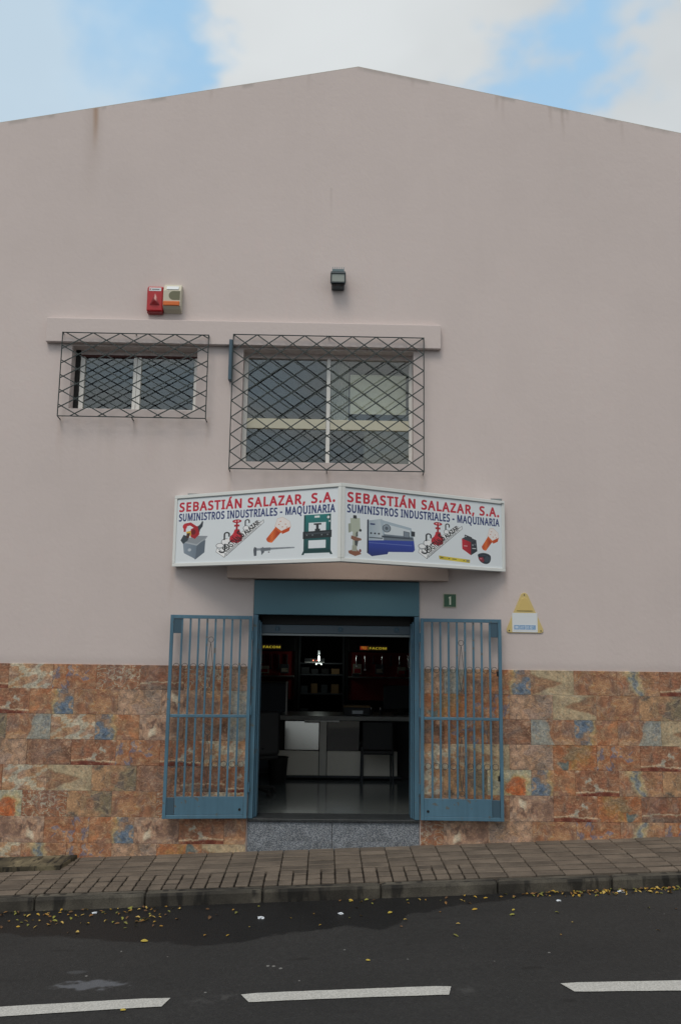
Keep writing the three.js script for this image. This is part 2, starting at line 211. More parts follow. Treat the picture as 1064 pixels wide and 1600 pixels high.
const tileMap = tex(CW * 4, CH * 4, (px, py) => { const v = Math.floor(px / CW) + 4 * Math.floor(py / CH), [c, h] = tileFace(v, (px % CW) / CH, (py % CH) / CH); atlasH[py * CW * 4 + px] = h; return [c[0] * 0.98, c[1] * 0.97, c[2] * 0.95]; }, { srgb: true, repeat: false });
const tileBump = tex(CW * 4, CH * 4, (px, py) => 255 * clamp01(atlasH[py * CW * 4 + px]), { repeat: false });

// ---------------------------------------------------------------- materials
const M = {
  wall: std(0xffffff, 0.93, { map: wallMap, bumpMap: rep(plasterBump, 15.2 / 1.6, 9.2 / 1.6), bumpScale: 0.0025 }),
  trim: std(C(205, 194, 191), 0.93, { bumpMap: rep(plasterBump, 0.7, 0.7), bumpScale: 0.003 }),
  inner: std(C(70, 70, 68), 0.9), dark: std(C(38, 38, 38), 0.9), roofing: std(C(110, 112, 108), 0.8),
  tile: std(0xffffff, 0.62, { map: tileMap, bumpMap: tileBump, bumpScale: 0.006 }),
  mortar: std(C(96, 80, 70), 0.95),
  blue: std(0xffffff, 0.5, { map: blueMap, roughnessMap: metalVar, bumpMap: rep(metalVar, 3, 3), bumpScale: 0.0008 }),
  blueDark: std(C(62, 88, 104), 0.5), blueOld: std(C(72, 86, 96), 0.6),
  iron: std(C(46, 56, 56), 0.6), wire: std(C(66, 70, 70), 0.6),
  alu: std(C(234, 234, 230), 0.4), cream: std(C(206, 204, 184), 0.6), gasket: std(C(24, 24, 24), 0.7), maroon: std(C(74, 36, 34), 0.7),
  signWhite: std(C(214, 220, 222), 0.4), steel: std(C(170, 172, 174), 0.32, { metalness: 0.85 }), galv: std(C(130, 138, 140), 0.5, { metalness: 0.4 }),
  granite: std(0xffffff, 0.65, { map: rep(graniteMap, 1.25, 2.5) }), graniteTop: std(C(112, 114, 112), 0.5, { map: rep(graniteMap, 1.25, 2.5) }),
  kerb: std(0xffffff, 0.85, { map: rep(concreteMap, 0.8, 0.8), bumpMap: rep(speck, 2, 2), bumpScale: 0.004 }),
  road: std(0xffffff, 1, { map: roadMap, roughnessMap: roadRough, bumpMap: rep(grit, 14, 7), bumpScale: 0.004 }),
  ground: std(C(82, 80, 74), 0.95), paint: std(C(222, 222, 216), 0.75, { map: rep(speck, 2, 2), bumpMap: rep(grit, 1.5, 1.5), bumpScale: 0.002 }),
  red: std(C(178, 30, 36), 0.35), redDark: std(C(138, 22, 28), 0.3), orange: std(C(214, 106, 34), 0.3), beige: std(C(196, 192, 174), 0.5), olive: std(C(108, 108, 84), 0.6),
  black: std(C(20, 20, 21), 0.65), rubber: std(C(18, 18, 18), 0.8), white: std(C(216, 222, 226), 0.55), lampBody: std(C(64, 74, 78), 0.5),
  yellow: std(C(204, 184, 124), 0.55), card: std(C(150, 120, 84), 0.85), grey: std(C(78, 84, 90), 0.55), greyDark: std(C(46, 50, 53), 0.6), lam: std(C(150, 150, 146), 0.3),
  chrome: std(C(200, 204, 206), 0.12, { metalness: 1 }), toolRed: std(C(140, 26, 26), 0.6), floor: std(C(88, 94, 94), 0.14),
};
M.glass = new THREE.MeshPhysicalMaterial({ color: C(246, 248, 244), roughness: 0.02, transmission: 1, thickness: 0, ior: 1.8 });
M.frontGlass = new THREE.MeshPhysicalMaterial({ color: C(170, 176, 176), roughness: 0.03, transmission: 1, thickness: 0, ior: 2.1 });
M.lensGlass = std(C(178, 186, 180), 0.2);

// ---------------------------------------------------------------- the ground, the road, the kerb and the pavement
function sheet(x0, x1, z0, z1, yf, nx = 1, nz = 1, uvf) {
  const g = new THREE.PlaneGeometry(1, 1, nx, nz).toNonIndexed(), p = g.attributes.position, uv = g.attributes.uv;
  for (let i = 0; i < p.count; i++) { const X = mix(x0, x1, p.getX(i) + 0.5), Z = mix(z1, z0, p.getY(i) + 0.5); p.setXYZ(i, X, yf(X, Z), Z); if (uvf) uv.setXY(i, ...uvf(X, Z)); else uv.setXY(i, X, Z); }
  g.computeVertexNormals(); return g;
}
{
  const g = struct('ground'); part('ground_sheet', sheet(-300, 300, -300, 300, (x, z) => rY(x, z) - 0.06, 8, 8), M.ground, g);
  const r = struct('road');
  part('asphalt', sheet(-40.5, 40.5, KERB_Z - 0.03, 9.4, rY, 9, 1, (X, Z) => [(X + 4.5) / 9, (Z - 1.2) / 4.5]), M.road, r);
  // the dashes of the centre line, following the slight bend of the street
  const bend = (x) => 2.952 + 0.0125 * (x - 0.1) * (x - 0.1), bend2 = (x) => 3.076 + 0.0165 * (x - 0.05) * (x - 0.05);
  for (const [a, b, ca, cb] of [[-3.4, -0.945, 0, 0.035], [-0.50, 0.845, 0.06, 0.03], [1.545, 3.3, 0.055, 0], [-5.6, -4.2, 0.03, 0.03], [4.1, 5.6, 0.03, 0.03]]) {
    const n = 14, pos = [], uv = [], R = rng(Math.round(a * 100) + 900), row = [];
    for (let i = 0; i <= n; i++) { const t = i / n, x = mix(a, b, t), e = 0.004 * (R() - 0.5), z0 = bend(x) + e, z1 = bend2(x) + 0.004 * (R() - 0.5);
      const xa = i === 0 ? x + 0.0 : i === n ? x - cb * 0.9 : x, xb = i === 0 ? x + ca : i === n ? x : x; row.push([[i === n ? x : xa, z0 + (i === 0 || i === n ? 0.012 : 0)], [i === n ? x - cb : xb, z1]]); }
    for (let i = 0; i < n; i++) for (const [q, k] of [[i, 0], [i, 1], [i + 1, 1], [i, 0], [i + 1, 1], [i + 1, 0]]) { const [x, z] = row[q][k]; pos.push(x, rY(x, z) + 0.005, z); uv.push(x, z); }
    const gg = new THREE.BufferGeometry(); gg.setAttribute('position', new THREE.Float32BufferAttribute(pos, 3)); gg.setAttribute('uv', new THREE.Float32BufferAttribute(uv, 2)); gg.computeVertexNormals();
    part('lane_marking', gg, M.paint, r);
  }
}
{ // kerb stones about a metre long
  const g = struct('kerb'), R = rng(5);
  const stone = (x0, x1, mat) => { const geo = bx(x0 + 0.001, x1 - 0.001, -0.3, 0, KERB_Z - 0.10, KERB_Z, 0.03); const p = geo.attributes.position; for (let i = 0; i < p.count; i++) { const X = p.getX(i), Z = p.getZ(i); p.setY(i, p.getY(i) + gY(X, Z) + (p.getY(i) > -0.1 ? 0.003 * Math.sin(X * 7) : 0)); p.setZ(i, Z + 0.004 * Math.sin(X * 3 + 1)); } geo.computeVertexNormals(); return part('kerb_stone', geo, mat, g); };
  const kerbs = [0, 1, 2, 3].map((i) => std(new THREE.Color(0.47 + 0.03 * i, 0.44 + 0.03 * i, 0.39 + 0.03 * i), 0.85, { map: rep(concreteMap, 0.7, 0.7, i * 0.29, i * 0.41), bumpMap: rep(speck, 2, 2), bumpScale: 0.004 }));
  let x = -4.35; while (x < 5) { const l = 0.92 + 0.1 * R(); stone(x, x + l, kerbs[Math.floor(R() * 4)]); x += l; }
  const far = []; for (const [a, b] of [[-20, -4.36], [x + 0.01, 20]]) { const geo = bx(a, b, -0.3, 0, KERB_Z - 0.10, KERB_Z, 0.014), p = geo.attributes.position; for (let i = 0; i < p.count; i++) p.setY(i, p.getY(i) + gY(p.getX(i), p.getZ(i))); far.push(geo); }
  part('kerb_run', far, M.kerb, g).userData.kind = 'stuff';
}
{ // pavers: 25 x 15 cm, the front rows split by open slots
  const g = struct('sidewalk'), R = rng(11), rows = 8, z0 = -0.02, z1 = KERB_Z - 0.105, dz = (z1 - z0) / rows;
  part('paver_bed', sheet(-20, 20, -0.02, KERB_Z - 0.09, (x, z) => gY(x, z) - 0.03), std(C(34, 28, 23), 0.95), g);
  const mats = [0, 1, 2, 3, 4].map((i) => std(new THREE.Color(0.86 + 0.06 * i, 0.86 + 0.06 * i, 0.86 + 0.06 * i), 0.8, { map: rep(paverMap, 0.9, 0.9, i * 0.19, i * 0.37), bumpMap: rep(speck, 2.5, 2.5), bumpScale: 0.003 }));
  const paver = (xa, xb, za, zb) => { const geo = bx(xa, xb, -0.05, 0, za, zb, 0.009), p = geo.attributes.position, dy = (R() - 0.5) * 0.005, tl = (R() - 0.5) * 0.012; for (let i = 0; i < p.count; i++) p.setY(i, p.getY(i) + gY(p.getX(i), p.getZ(i)) + dy + (p.getX(i) - (xa + xb) / 2) * tl); return geo; };
  const far = [];
  for (let r = 0; r < rows; r++) for (let k = -40; k < 40; k++) {
    const x = 0.125 + k * 0.25 - 0.003 * 0, za = z0 + r * dz, zb = za + dz, seen = x > -3.55 && x < 3.75;
    const slots = r >= 5 && x > -2.7 && x < 1.35, half = 0.0024 + 0.001 * R(), zg = 0.014;
    if (!seen) { far.push(paver(x + half, x + 0.25 - half, za + zg, zb - zg)); continue; }
    const mat = mats[Math.min(4, Math.floor(R() * 5))];
    if (slots) { const w = 0.0045 + 0.003 * R(); part('paver', paver(x + w, x + 0.125 - w, za + zg, zb - zg), mat, g); part('paver', paver(x + 0.125 + w, x + 0.25 - w, za + zg, zb - zg), mats[Math.min(4, Math.floor(R() * 5))], g); }
    else part('paver', paver(x + half, x + 0.25 - half, za + zg, zb - zg), mat, g);
  }
  part('far_pavers', far, mats[2], g).userData.kind = 'stuff';
}
{ // worn slab lying against the wall at the left
  const t = thing('concrete_slab', 'low dark mossy concrete slab lying on the pavement against the tiled wall', 'slab', [0, 0, 0]);
  const s = shapeOf([[-4.3, -0.385], [-2.46, -0.40], [-2.40, -0.05], [-4.3, -0.05]]), geo = extrude(s, 0.05, 0.008); geo.rotateX(-Math.PI / 2);
  const p = geo.attributes.position; for (let i = 0; i < p.count; i++) p.setY(i, p.getY(i) - 0.018 + gY(p.getX(i), p.getZ(i))); geo.computeVertexNormals();
  part('slab', uvBox(geo), std(C(250, 236, 200), 0.9, { map: rep(concreteMap, 1.4, 1.4), bumpMap: rep(speck, 3, 3), bumpScale: 0.006 }), t);
}

// ---------------------------------------------------------------- the building
const XL = -7.2, XR = 7.75, PX = 0.276, PY = 6.508, SL = 0.1995, DEPTH = 15, gable = (x) => PY - Math.abs(x - PX) * SL;
const DOOR = [-0.745, 0.974, FLOOR, 0.60], WS = [-2.785, -1.432, 2.40, 3.10], WB = [-0.935, 0.912, 1.852, 3.10];
const B = thing('industrial_building', 'pinkish gabled warehouse front with rust coloured stone tiles along its foot', 'building');
{
  const s = shapeOf([[XL, -2.75], [XR, -2.75], [XR, gable(XR)], [PX, PY], [XL, gable(XL)]]);
  for (const [a, b, c, d] of [[DOOR[0], DOOR[1], -2.6, DOOR[3]], WS, WB]) { const h = new THREE.Path(); h.moveTo(a, c); h.lineTo(a, d); h.lineTo(b, d); h.lineTo(b, c); h.closePath(); s.holes.push(h); }
  const geo = extrude(s, 0.25).translate(0, 0, -0.25).toNonIndexed(), p = geo.attributes.position, uv = geo.attributes.uv;
  for (let i = 0; i < p.count; i++) uv.setXY(i, (p.getX(i) + 7.3) / 15.2, (p.getY(i) + 2.6) / 9.2);
  part('front_wall', geo, M.wall, B);
  part('side_wall', bx(XL, XL + 0.25, -3.1, gable(XL) - 0.02, -DEPTH, -0.252), M.trim, B);
  part('side_wall', bx(XR - 0.25, XR, -3.1, gable(XR) - 0.02, -DEPTH, -0.252), M.trim, B);
  const bw = extrude(shapeOf([[XL, -3.1], [XR, -3.1], [XR, gable(XR)], [PX, PY], [XL, gable(XL)]]), 0.25).translate(0, 0, -DEPTH - 0.26);
  part('back_wall', bw, M.trim, B);
  for (const [xa, xb] of [[XL - 0.05, PX], [PX, XR + 0.05]]) {
    const rs = shapeOf([[xa, gable(xa) - 0.10], [xb, gable(xb) - 0.10], [xb, gable(xb) + 0.0], [xa, gable(xa) + 0.0]]);
    part('roof', extrude(rs, DEPTH - 0.02).translate(0, -0.03, -DEPTH - 0.24), M.roofing, B);
    const cs = shapeOf([[xa, gable(xa) + 0.001], [xb, gable(xb) + 0.001], [xb, gable(xb) + 0.010], [xa, gable(xa) + 0.010]]);
    part('coping', extrude(cs, 0.255).translate(0, 0, -0.256), std(C(186, 180, 172), 0.9), B);
  }
  // concrete bands above the windows and the door
  part('lintel_band', bx(-3.06, 1.205, 3.122, 3.392, 0.002, 0.062, 0.008), M.trim, B);
  part('door_lintel', bx(-1.022, 1.268, 0.602, 1.15, 0.002, 0.10, 0.008), std(C(196, 178, 168), 0.93, { bumpMap: rep(plasterBump, 0.7, 0.7), bumpScale: 0.003 }), B);
}
{ // stone-look tiles, each one a piece
  const R = rng(21), phL = [0.351, 0.134, 0.363, 0.139, 0.358, 0.125, 0.360, 0.148, 0.36], phR = [0.337, 0.116, 0.331, 0.107, 0.325, 0.099, 0.325, 0.11, 0.33];
  const TOP = -0.295, far = [];
  // variants read off the photograph where a print is recognisable: [side, row, index of the tile from the door]
  function tileGeo(x0, x1, y0, y1, v, flip, u0, u1, dz) {
    const b = 0.0022, zf = 0.014 + dz, zb = 0.001, P = [], N = [], U = [];
    const tu = (X) => { let t = mix(u0, u1, (X - x0) / (x1 - x0)); if (flip & 1) t = 1 - t; return ((v % 4) + 0.012 + 0.976 * t) / 4; }, tv = (Y) => { let t = (Y - y0) / (y1 - y0); if (flip & 2) t = 1 - t; return (Math.floor(v / 4) + 0.02 + 0.96 * t) / 4; };
    const quad = (a, b2, c, d) => { const A = new THREE.Vector3(...a), n = new THREE.Vector3(...b2).sub(A).cross(new THREE.Vector3(...d).sub(A)).normalize(); for (const q of [a, b2, c, a, c, d]) { P.push(...q); N.push(n.x, n.y, n.z); U.push(tu(q[0]), tv(q[1])); } };
    const q = (i, Z, m) => [[x0 + m, y0 + m, Z], [x1 - m, y0 + m, Z], [x1 - m, y1 - m, Z], [x0 + m, y1 - m, Z]][i];
    quad(q(0, zf, b), q(1, zf, b), q(2, zf, b), q(3, zf, b));
    for (let i = 0; i < 4; i++) { const j = (i + 1) % 4; quad(q(i, zf - b * 0.7, 0), q(j, zf - b * 0.7, 0), q(j, zf, b), q(i, zf, b)); quad(q(i, zb, 0), q(j, zb, 0), q(j, zf - b * 0.7, 0), q(i, zf - b * 0.7, 0)); }
    const g = new THREE.BufferGeometry(); g.setAttribute('position', new THREE.Float32BufferAttribute(P, 3)); g.setAttribute('normal', new THREE.Float32BufferAttribute(N, 3)); g.setAttribute('uv', new THREE.Float32BufferAttribute(U, 2)); return g;
  }
  const known = { // by "side row column": print number and turn (1 mirrored, 2 upside down)
    'L0-3.21': [11, 0], 'L0-2.76': [8, 0], 'L0-2.32': [0, 0], 'L0-1.87': [12, 0], 'L1-2.98': [1, 0], 'L1-2.54': [10, 0], 'L1-2.09': [9, 0], 'L1-3.43': [4, 0], 'L2-3.20': [2, 1], 'L2-2.75': [11, 0], 'L2-2.31': [1, 1], 'L2-1.86': [14, 0], 'L3-2.98': [5, 0], 'L3-2.53': [4, 0], 'L3-2.09': [8, 0], 'L3-3.42': [9, 1],
    'L4-3.20': [11, 3], 'L4-2.76': [3, 0], 'L4-2.31': [6, 0], 'L4-1.87': [5, 2], 'L5-3.43': [7, 0], 'L5-2.99': [0, 1], 'L5-2.54': [6, 2], 'L5-2.10': [10, 1], 'L6-3.20': [14, 1], 'L6-2.76': [8, 3], 'L6-2.31': [1, 0], 'L6-1.87': [14, 0], 'L7-2.97': [13, 0], 'L7-2.52': [8, 0], 'L7-2.08': [9, 0],
    'R02.12': [3, 0], 'R01.67': [1, 0], 'R02.56': [10, 0], 'R03.01': [13, 0], 'R12.34': [3, 3], 'R11.90': [9, 0], 'R12.79': [10, 2], 'R13.23': [6, 0], 'R22.11': [2, 0], 'R22.56': [1, 3], 'R23.00': [2, 1], 'R23.45': [3, 1], 'R21.67': [5, 0], 'R31.89': [9, 2], 'R32.33': [15, 1], 'R32.78': [8, 0], 'R33.22': [4, 0], 'R41.66': [7, 0], 'R42.11': [1, 1], 'R42.55': [4, 1], 'R43.00': [13, 0], 'R51.88': [14, 2], 'R52.32': [4, 0], 'R52.77': [15, 0], 'R53.21': [12, 0], 'R62.11': [10, 0], 'R62.55': [8, 2], 'R63.00': [13, 2],
  };
  const lastIn = [];
  for (const side of ['L', 'R']) for (let r = 0; r < 9; r++) {
    const y1 = TOP - r * TH - 0.0007, y0 = y1 - TH + 0.0014, ph = (side === 'L' ? phL : phR)[r], lim = side === 'L' ? [XL, DOOR[0] - 0.012] : [DOOR[1] + 0.012, XR];
    for (let k = -20; k < 20; k++) {
      let x0 = ph + k * TW + 0.0007, x1 = ph + (k + 1) * TW - 0.0007; const key = side + r + (ph + k * TW).toFixed(2);
      const fx0 = x0, fx1 = x1; x0 = Math.max(x0, lim[0]); x1 = Math.min(x1, lim[1]); if (x1 - x0 < 0.02) continue;
      if (y1 < gY((x0 + x1) / 2, 0) - 0.02) continue;
      let kv = Object.entries(known).find(([n]) => n.slice(0, 2) === key.slice(0, 2) && Math.abs(+n.slice(2) - +key.slice(2)) < 0.04);
      let v, f; const used2 = lastIn[r - 1] ?? [];
      do { v = Math.floor(R() * 16); } while (v === 7 || v === 13 || v === 1 || v === lastIn.prev || (R() < 0.8 && used2.includes(v))); f = Math.floor(R() * 4); if (v === 4 || v === 12) f &= 1;
      if (kv) [v, f] = kv[1]; lastIn.prev = v; (lastIn[r] ??= []).push(v);
      const geo = tileGeo(x0, x1, y0, y1, v, f, (x0 - fx0) / (fx1 - fx0), (x1 - fx0) / (fx1 - fx0), R() * 0.0035);
      if (x0 > -3.75 && x1 < 4.2) part('tile', geo, M.tile, B); else far.push(geo);
    }
  }
  part('far_tiles', far, M.tile, B).userData.kind = 'stuff';
}
{ // doorstep of two granite slabs and the sill
  const yb = -2.35;
  part('step_slab', bx(DOOR[0] + 0.004, 0.098, yb, FLOOR - 0.032, -0.24, 0.012, 0.004), M.granite, B);
  part('step_slab', bx(0.102, DOOR[1] - 0.004, yb, FLOOR - 0.032, -0.24, 0.010, 0.004), M.granite, B);
  part('door_sill', bx(DOOR[0] + 0.004, DOOR[1] - 0.004, FLOOR - 0.03, FLOOR, -0.26, 0.03, 0.006), M.graniteTop, B);
}
{ // door frame and the raised roller shutter
  for (const s of [0, 1]) {
    const X = (a, b) => (s ? [DOOR[1] - b, DOOR[1] - a] : [DOOR[0] + a, DOOR[0] + b]);
    part('door_post', [bx(...X(0.002, 0.052), FLOOR + 0.001, 0.232, -0.06, 0.035, 0.004), bx(...X(0.054, 0.066), FLOOR + 0.001, 0.18, -0.20, -0.012, 0.003), bx(...X(0.067, 0.082), FLOOR + 0.001, 0.16, -0.22, -0.05, 0.003)], M.blue, B);
  }
  part('shutter_box', bx(DOOR[0] + 0.004, DOOR[1] - 0.001, 0.236, 0.592, -0.20, 0.02, 0.006), std(C(78, 116, 130), 0.5, { roughnessMap: metalVar }), B);
  part('door_head', bx(DOOR[0] + 0.054, DOOR[1] - 0.054, 0.15, 0.215, -0.22, -0.17, 0.003), M.dark, B);
  const sh = part('shutter_rail', bx(DOOR[0] + 0.076, DOOR[1] - 0.076, 0.046, 0.135, -0.165, -0.13, 0.006), M.blueOld, B);
  part('shutter_lip', bx(DOOR[0] + 0.076, DOOR[1] - 0.076, 0.022, 0.044, -0.175, -0.12, 0.004), M.galv, sh);
  for (const x of [-0.50, 0.16, 0.75]) { const g = new THREE.TorusGeometry(0.022, 0.006, 6, 16); g.translate(x, 0.095, -0.126); part('shutter_lock', [g, rod([x, 0.095, -0.132], [x, 0.095, -0.118], 0.012, 10)], M.blueDark, sh); }
  for (let i = 0; i < 1; i++) part('shutter_slat', bx(DOOR[0] + 0.076, DOOR[1] - 0.076, 0.138, 0.236, -0.16, -0.14, 0.004), M.dark, sh);
}
// ---- windows
function winFrame(o, bars, zb = -0.20) { return o; }
{
  const w = new THREE.Group(); w.name = 'window'; B.add(w); const [a, b, c, d] = WS, z0 = -0.19, z1 = -0.14;
  part('head_rail', bx(a + 0.056, b, d - 0.05, d, z0, z1), M.trim, w);
  part('frame', [bx(a, a + 0.055, c, d, z0, z1), bx(a + 0.056, b, c, c + 0.022, z0, z1)], M.gasket, w);
  part('blind_box', bx(a + 0.056, b - 0.005, d - 0.075, d - 0.052, z0, z1 + 0.004), M.maroon, w);
  part('sash', [bx(a + 0.058, a + 0.106, c + 0.024, d - 0.077, z0 + 0.01, z1 + 0.006, 0.003), bx(-2.148, -2.11, c + 0.024, d - 0.077, z0 + 0.01, z1 + 0.006, 0.003), bx(a + 0.107, -2.149, c + 0.024, c + 0.04, z0 + 0.01, z1 + 0.004)], M.alu, w);
  part('sash', [bx(-2.105, -2.062, c + 0.024, d - 0.077, z0, z1 + 0.012, 0.003), bx(b - 0.05, b - 0.006, c + 0.024, d - 0.077, z0, z1 + 0.012, 0.003), bx(-2.061, b - 0.051, c + 0.024, c + 0.04, z0, z1 + 0.008)], M.alu, w);
  part('pane', bx(a + 0.107, -2.15, c + 0.041, d - 0.078, -0.166, -0.160), M.glass, w);
  part('pane', bx(-2.060, b - 0.052, c + 0.041, d - 0.078, -0.158, -0.152), M.glass, w);
}
{
  const w = new THREE.Group(); w.name = 'window'; B.add(w); const [a, b, c, d] = WB, z0 = -0.19, z1 = -0.14;
  part('frame', [bx(a, a + 0.045, c, d - 0.055, z0, z1 + 0.01, 0.003), bx(b - 0.035, b, c, d - 0.055, z0, z1 + 0.01, 0.003), bx(a + 0.046, b - 0.036, c, c + 0.022, z0, z1 + 0.008, 0.003)], M.alu, w);
  part('head_rail', bx(a, b, d - 0.053, d, z0, z1 + 0.01), M.trim, w);
  part('mullion', bx(-0.028, 0.014, c + 0.023, d - 0.056, z0, z1 + 0.014, 0.003), M.alu, w);
  part('rail', bx(a + 0.046, -0.030, 2.255, 2.365, z0 + 0.006, z1 + 0.002, 0.003), M.cream, w);
  part('rail', bx(0.016, b - 0.036, 2.252, 2.362, z0 + 0.006, z1 + 0.002, 0.003), M.cream, w);
  for (const [x0, x1] of [[a + 0.047, -0.030], [0.016, b - 0.037]]) { part('pane', bx(x0, x1, 2.367, d - 0.056, -0.166, -0.160), M.glass, w); part('pane', bx(x0, x1, c + 0.024, 2.250, -0.166, -0.160), M.glass, w); }
}
{ // rooms: the office upstairs and the shop below
  part('office_shell', [bx(-3.4, 1.8, 1.5, 1.62, -4.2, -0.252), bx(-3.4, 1.8, 3.5, 3.6, -4.2, -0.252), bx(-3.5, -3.402, 1.5, 3.6, -4.2, -0.252), bx(1.802, 1.9, 1.5, 3.6, -4.2, -0.252), bx(-3.4, 1.8, 1.62, 3.5, -4.3, -4.202), bx(-1.28, -1.2, 1.622, 3.498, -4.2, -0.254)], std(C(92, 96, 98), 0.9), B);
  // pleated curtain and a board behind the right-hand panes
  const cs = new THREE.Shape(); const N = 40, P = []; for (let i = 0; i <= N; i++) { const x = 0.02 + 0.20 * i / N; P.push([x, 0.018 * Math.sin(i * 1.3)]); } P.forEach(([x, y], i) => (i ? cs.lineTo(x, y) : cs.moveTo(x, y))); for (let i = N; i >= 0; i--) cs.lineTo(P[i][0], P[i][1] + 0.006); cs.closePath();
  const cg = new THREE.ExtrudeGeometry(cs, { depth: 0.68, bevelEnabled: false }); cg.rotateX(-Math.PI / 2); cg.translate(0, 2.38, -0.32);
  part('curtain', cg, std(C(214, 216, 214), 0.9), B);
  part('office_blind', [bx(0.235, 0.86, 2.475, 2.93, -0.31, -0.30, 0.003)], std(C(226, 226, 214), 0.8), B); part('office_cupboard', [bx(0.40, 0.93, 1.93, 2.46, -0.75, -0.45, 0.01)], std(C(120, 122, 118), 0.6), B);
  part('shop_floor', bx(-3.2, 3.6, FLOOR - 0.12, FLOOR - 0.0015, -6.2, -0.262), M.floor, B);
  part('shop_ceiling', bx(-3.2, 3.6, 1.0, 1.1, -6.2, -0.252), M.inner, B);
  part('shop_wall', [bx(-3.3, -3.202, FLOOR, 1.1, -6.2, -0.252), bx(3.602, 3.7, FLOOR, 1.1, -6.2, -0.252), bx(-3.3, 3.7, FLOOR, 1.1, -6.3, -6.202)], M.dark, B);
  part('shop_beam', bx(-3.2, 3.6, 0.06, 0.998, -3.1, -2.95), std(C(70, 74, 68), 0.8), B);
}

// ---------------------------------------------------------------- houses across the street, mirrored in the glass
function oppositeHouse(label, x0, x1, eave, peak, z, wallC, roofC) {
  const t = thing('opposite_house', label, 'house', [(x0 + x1) / 2, -2.6, z]), c = (x0 + x1) / 2, w = (x1 - x0) / 2, e = eave + 2.6, p = peak + 2.6, D = 8;
  const holes = [[-w * 0.55, 1.1, 1.0, 1.2], [w * 0.45, 1.1, 1.1, 1.2]], s = shapeOf([[-w, -1], [w, -1], [w, e], [0, p - 0.12], [-w, e]]);
  for (const [hx, hy, hw, hh] of holes) { const h = new THREE.Path(); h.moveTo(hx, hy); h.lineTo(hx, hy + hh); h.lineTo(hx + hw, hy + hh); h.lineTo(hx + hw, hy); h.closePath(); s.holes.push(h); }
  part('wall', extrude(s, D), std(wallC, 0.9), t);
  for (const q of [-1, 1]) part('roof', extrude(shapeOf(q < 0 ? [[-w - 0.35, e - 0.02], [0, p], [0, p + 0.16], [-w - 0.35, e + 0.16]] : [[0, p], [w + 0.35, e - 0.02], [w + 0.35, e + 0.16], [0, p + 0.16]]), D + 0.6).translate(0, 0, -0.3), std(roofC, 0.85), t);
  for (const [hx, hy, hw, hh] of holes) { part('window', [bx(hx, hx + hw, hy, hy + 0.06, 0.06, 0.12), bx(hx, hx + hw, hy + hh - 0.06, hy + hh, 0.06, 0.12), bx(hx, hx + 0.06, hy + 0.061, hy + hh - 0.061, 0.06, 0.12), bx(hx + hw - 0.06, hx + hw, hy + 0.061, hy + hh - 0.061, 0.06, 0.12), bx(hx + 0.061, hx + hw - 0.061, hy + 0.061, hy + hh - 0.061, 0.085, 0.09)], M.greyDark, t); }
}
oppositeHouse('taller dark roofed house across the street, mirrored in the large window', 1.5, 9.5, 4.4, 6.4, 16.5, C(150, 140, 126), C(70, 58, 52));
oppositeHouse('lower house across the street, mirrored in the shop counter', -4.0, 1.1, 1.7, 3.35, 16.8, C(120, 116, 112), C(66, 60, 58));

// ---------------------------------------------------------------- window grilles
function grille(name, label, x0, x1, y0, y1, ox, dx, oy, dy, z, plate) {
  const t = thing(name, label, 'window grille', [(x0 + x1) / 2, y0, z]), cx = (x0 + x1) / 2, L = (x) => x - cx, T = (y) => y - y0, r = 0.006;
  const W2 = (x1 - x0) / 2, H = y1 - y0;
  part('frame', [rod([-W2, 0, 0], [-W2, H, 0], r), rod([W2, 0, 0], [W2, H, 0], r), rod([-W2, 0, 0], [W2, 0, 0], r), rod([-W2, H, 0], [W2, H, 0], r)], M.iron, t);
  // lattice of flat bars: two families of parallel diagonals clipped to the frame
  const k = dy / dx, lim = (px, py, s) => { // line through (px,py) with slope s*k
    const pts = []; for (const X of [-W2, W2]) { const Y = py + s * k * (X - px); if (Y >= -1e-6 && Y <= H + 1e-6) pts.push([X, Y]); } for (const Y of [0, H]) { const X = px + s * (Y - py) / k; if (X > -W2 && X < W2) pts.push([X, Y]); } return pts; };
  for (const s of [1, -1]) for (let i = -14; i < 26; i++) { const p = lim(L(ox + i * dx), H - oy, s); if (p.length >= 2) { const [a, b] = p; if (Math.hypot(a[0] - b[0], a[1] - b[1]) > 0.05) part('bar', flatRod([...a, s * 0.0035], [...b, s * 0.0035], 0.0112, 0.006), M.iron, t); } }
  for (const x of [-W2, 0.0, W2]) for (const y of [0.0, H]) part('wall_pin', rod([x, y, 0.006], [x, y - 0.012, -z + 0.002], 0.006), M.iron, t);
  if (plate) part('hinge_plate', bx(-W2 - 0.045, -W2 - 0.010, H - 0.50, H - 0.05, -z + 0.004, -0.012, 0.004), M.blueDark, t);
  return t;
}
grille('window_grille', 'smaller dark iron lattice grille over the low two pane window on the left', -2.866, -1.304, 2.288, 3.212, -2.83, 0.292, 0.0, 0.163, 0.10, false);
grille('window_grille', 'larger dark iron lattice grille over the tall window above the shop sign', -1.038, 1.013, 1.752, 3.226, -1.038, 0.2564, 0.0, 0.184, 0.10, true);

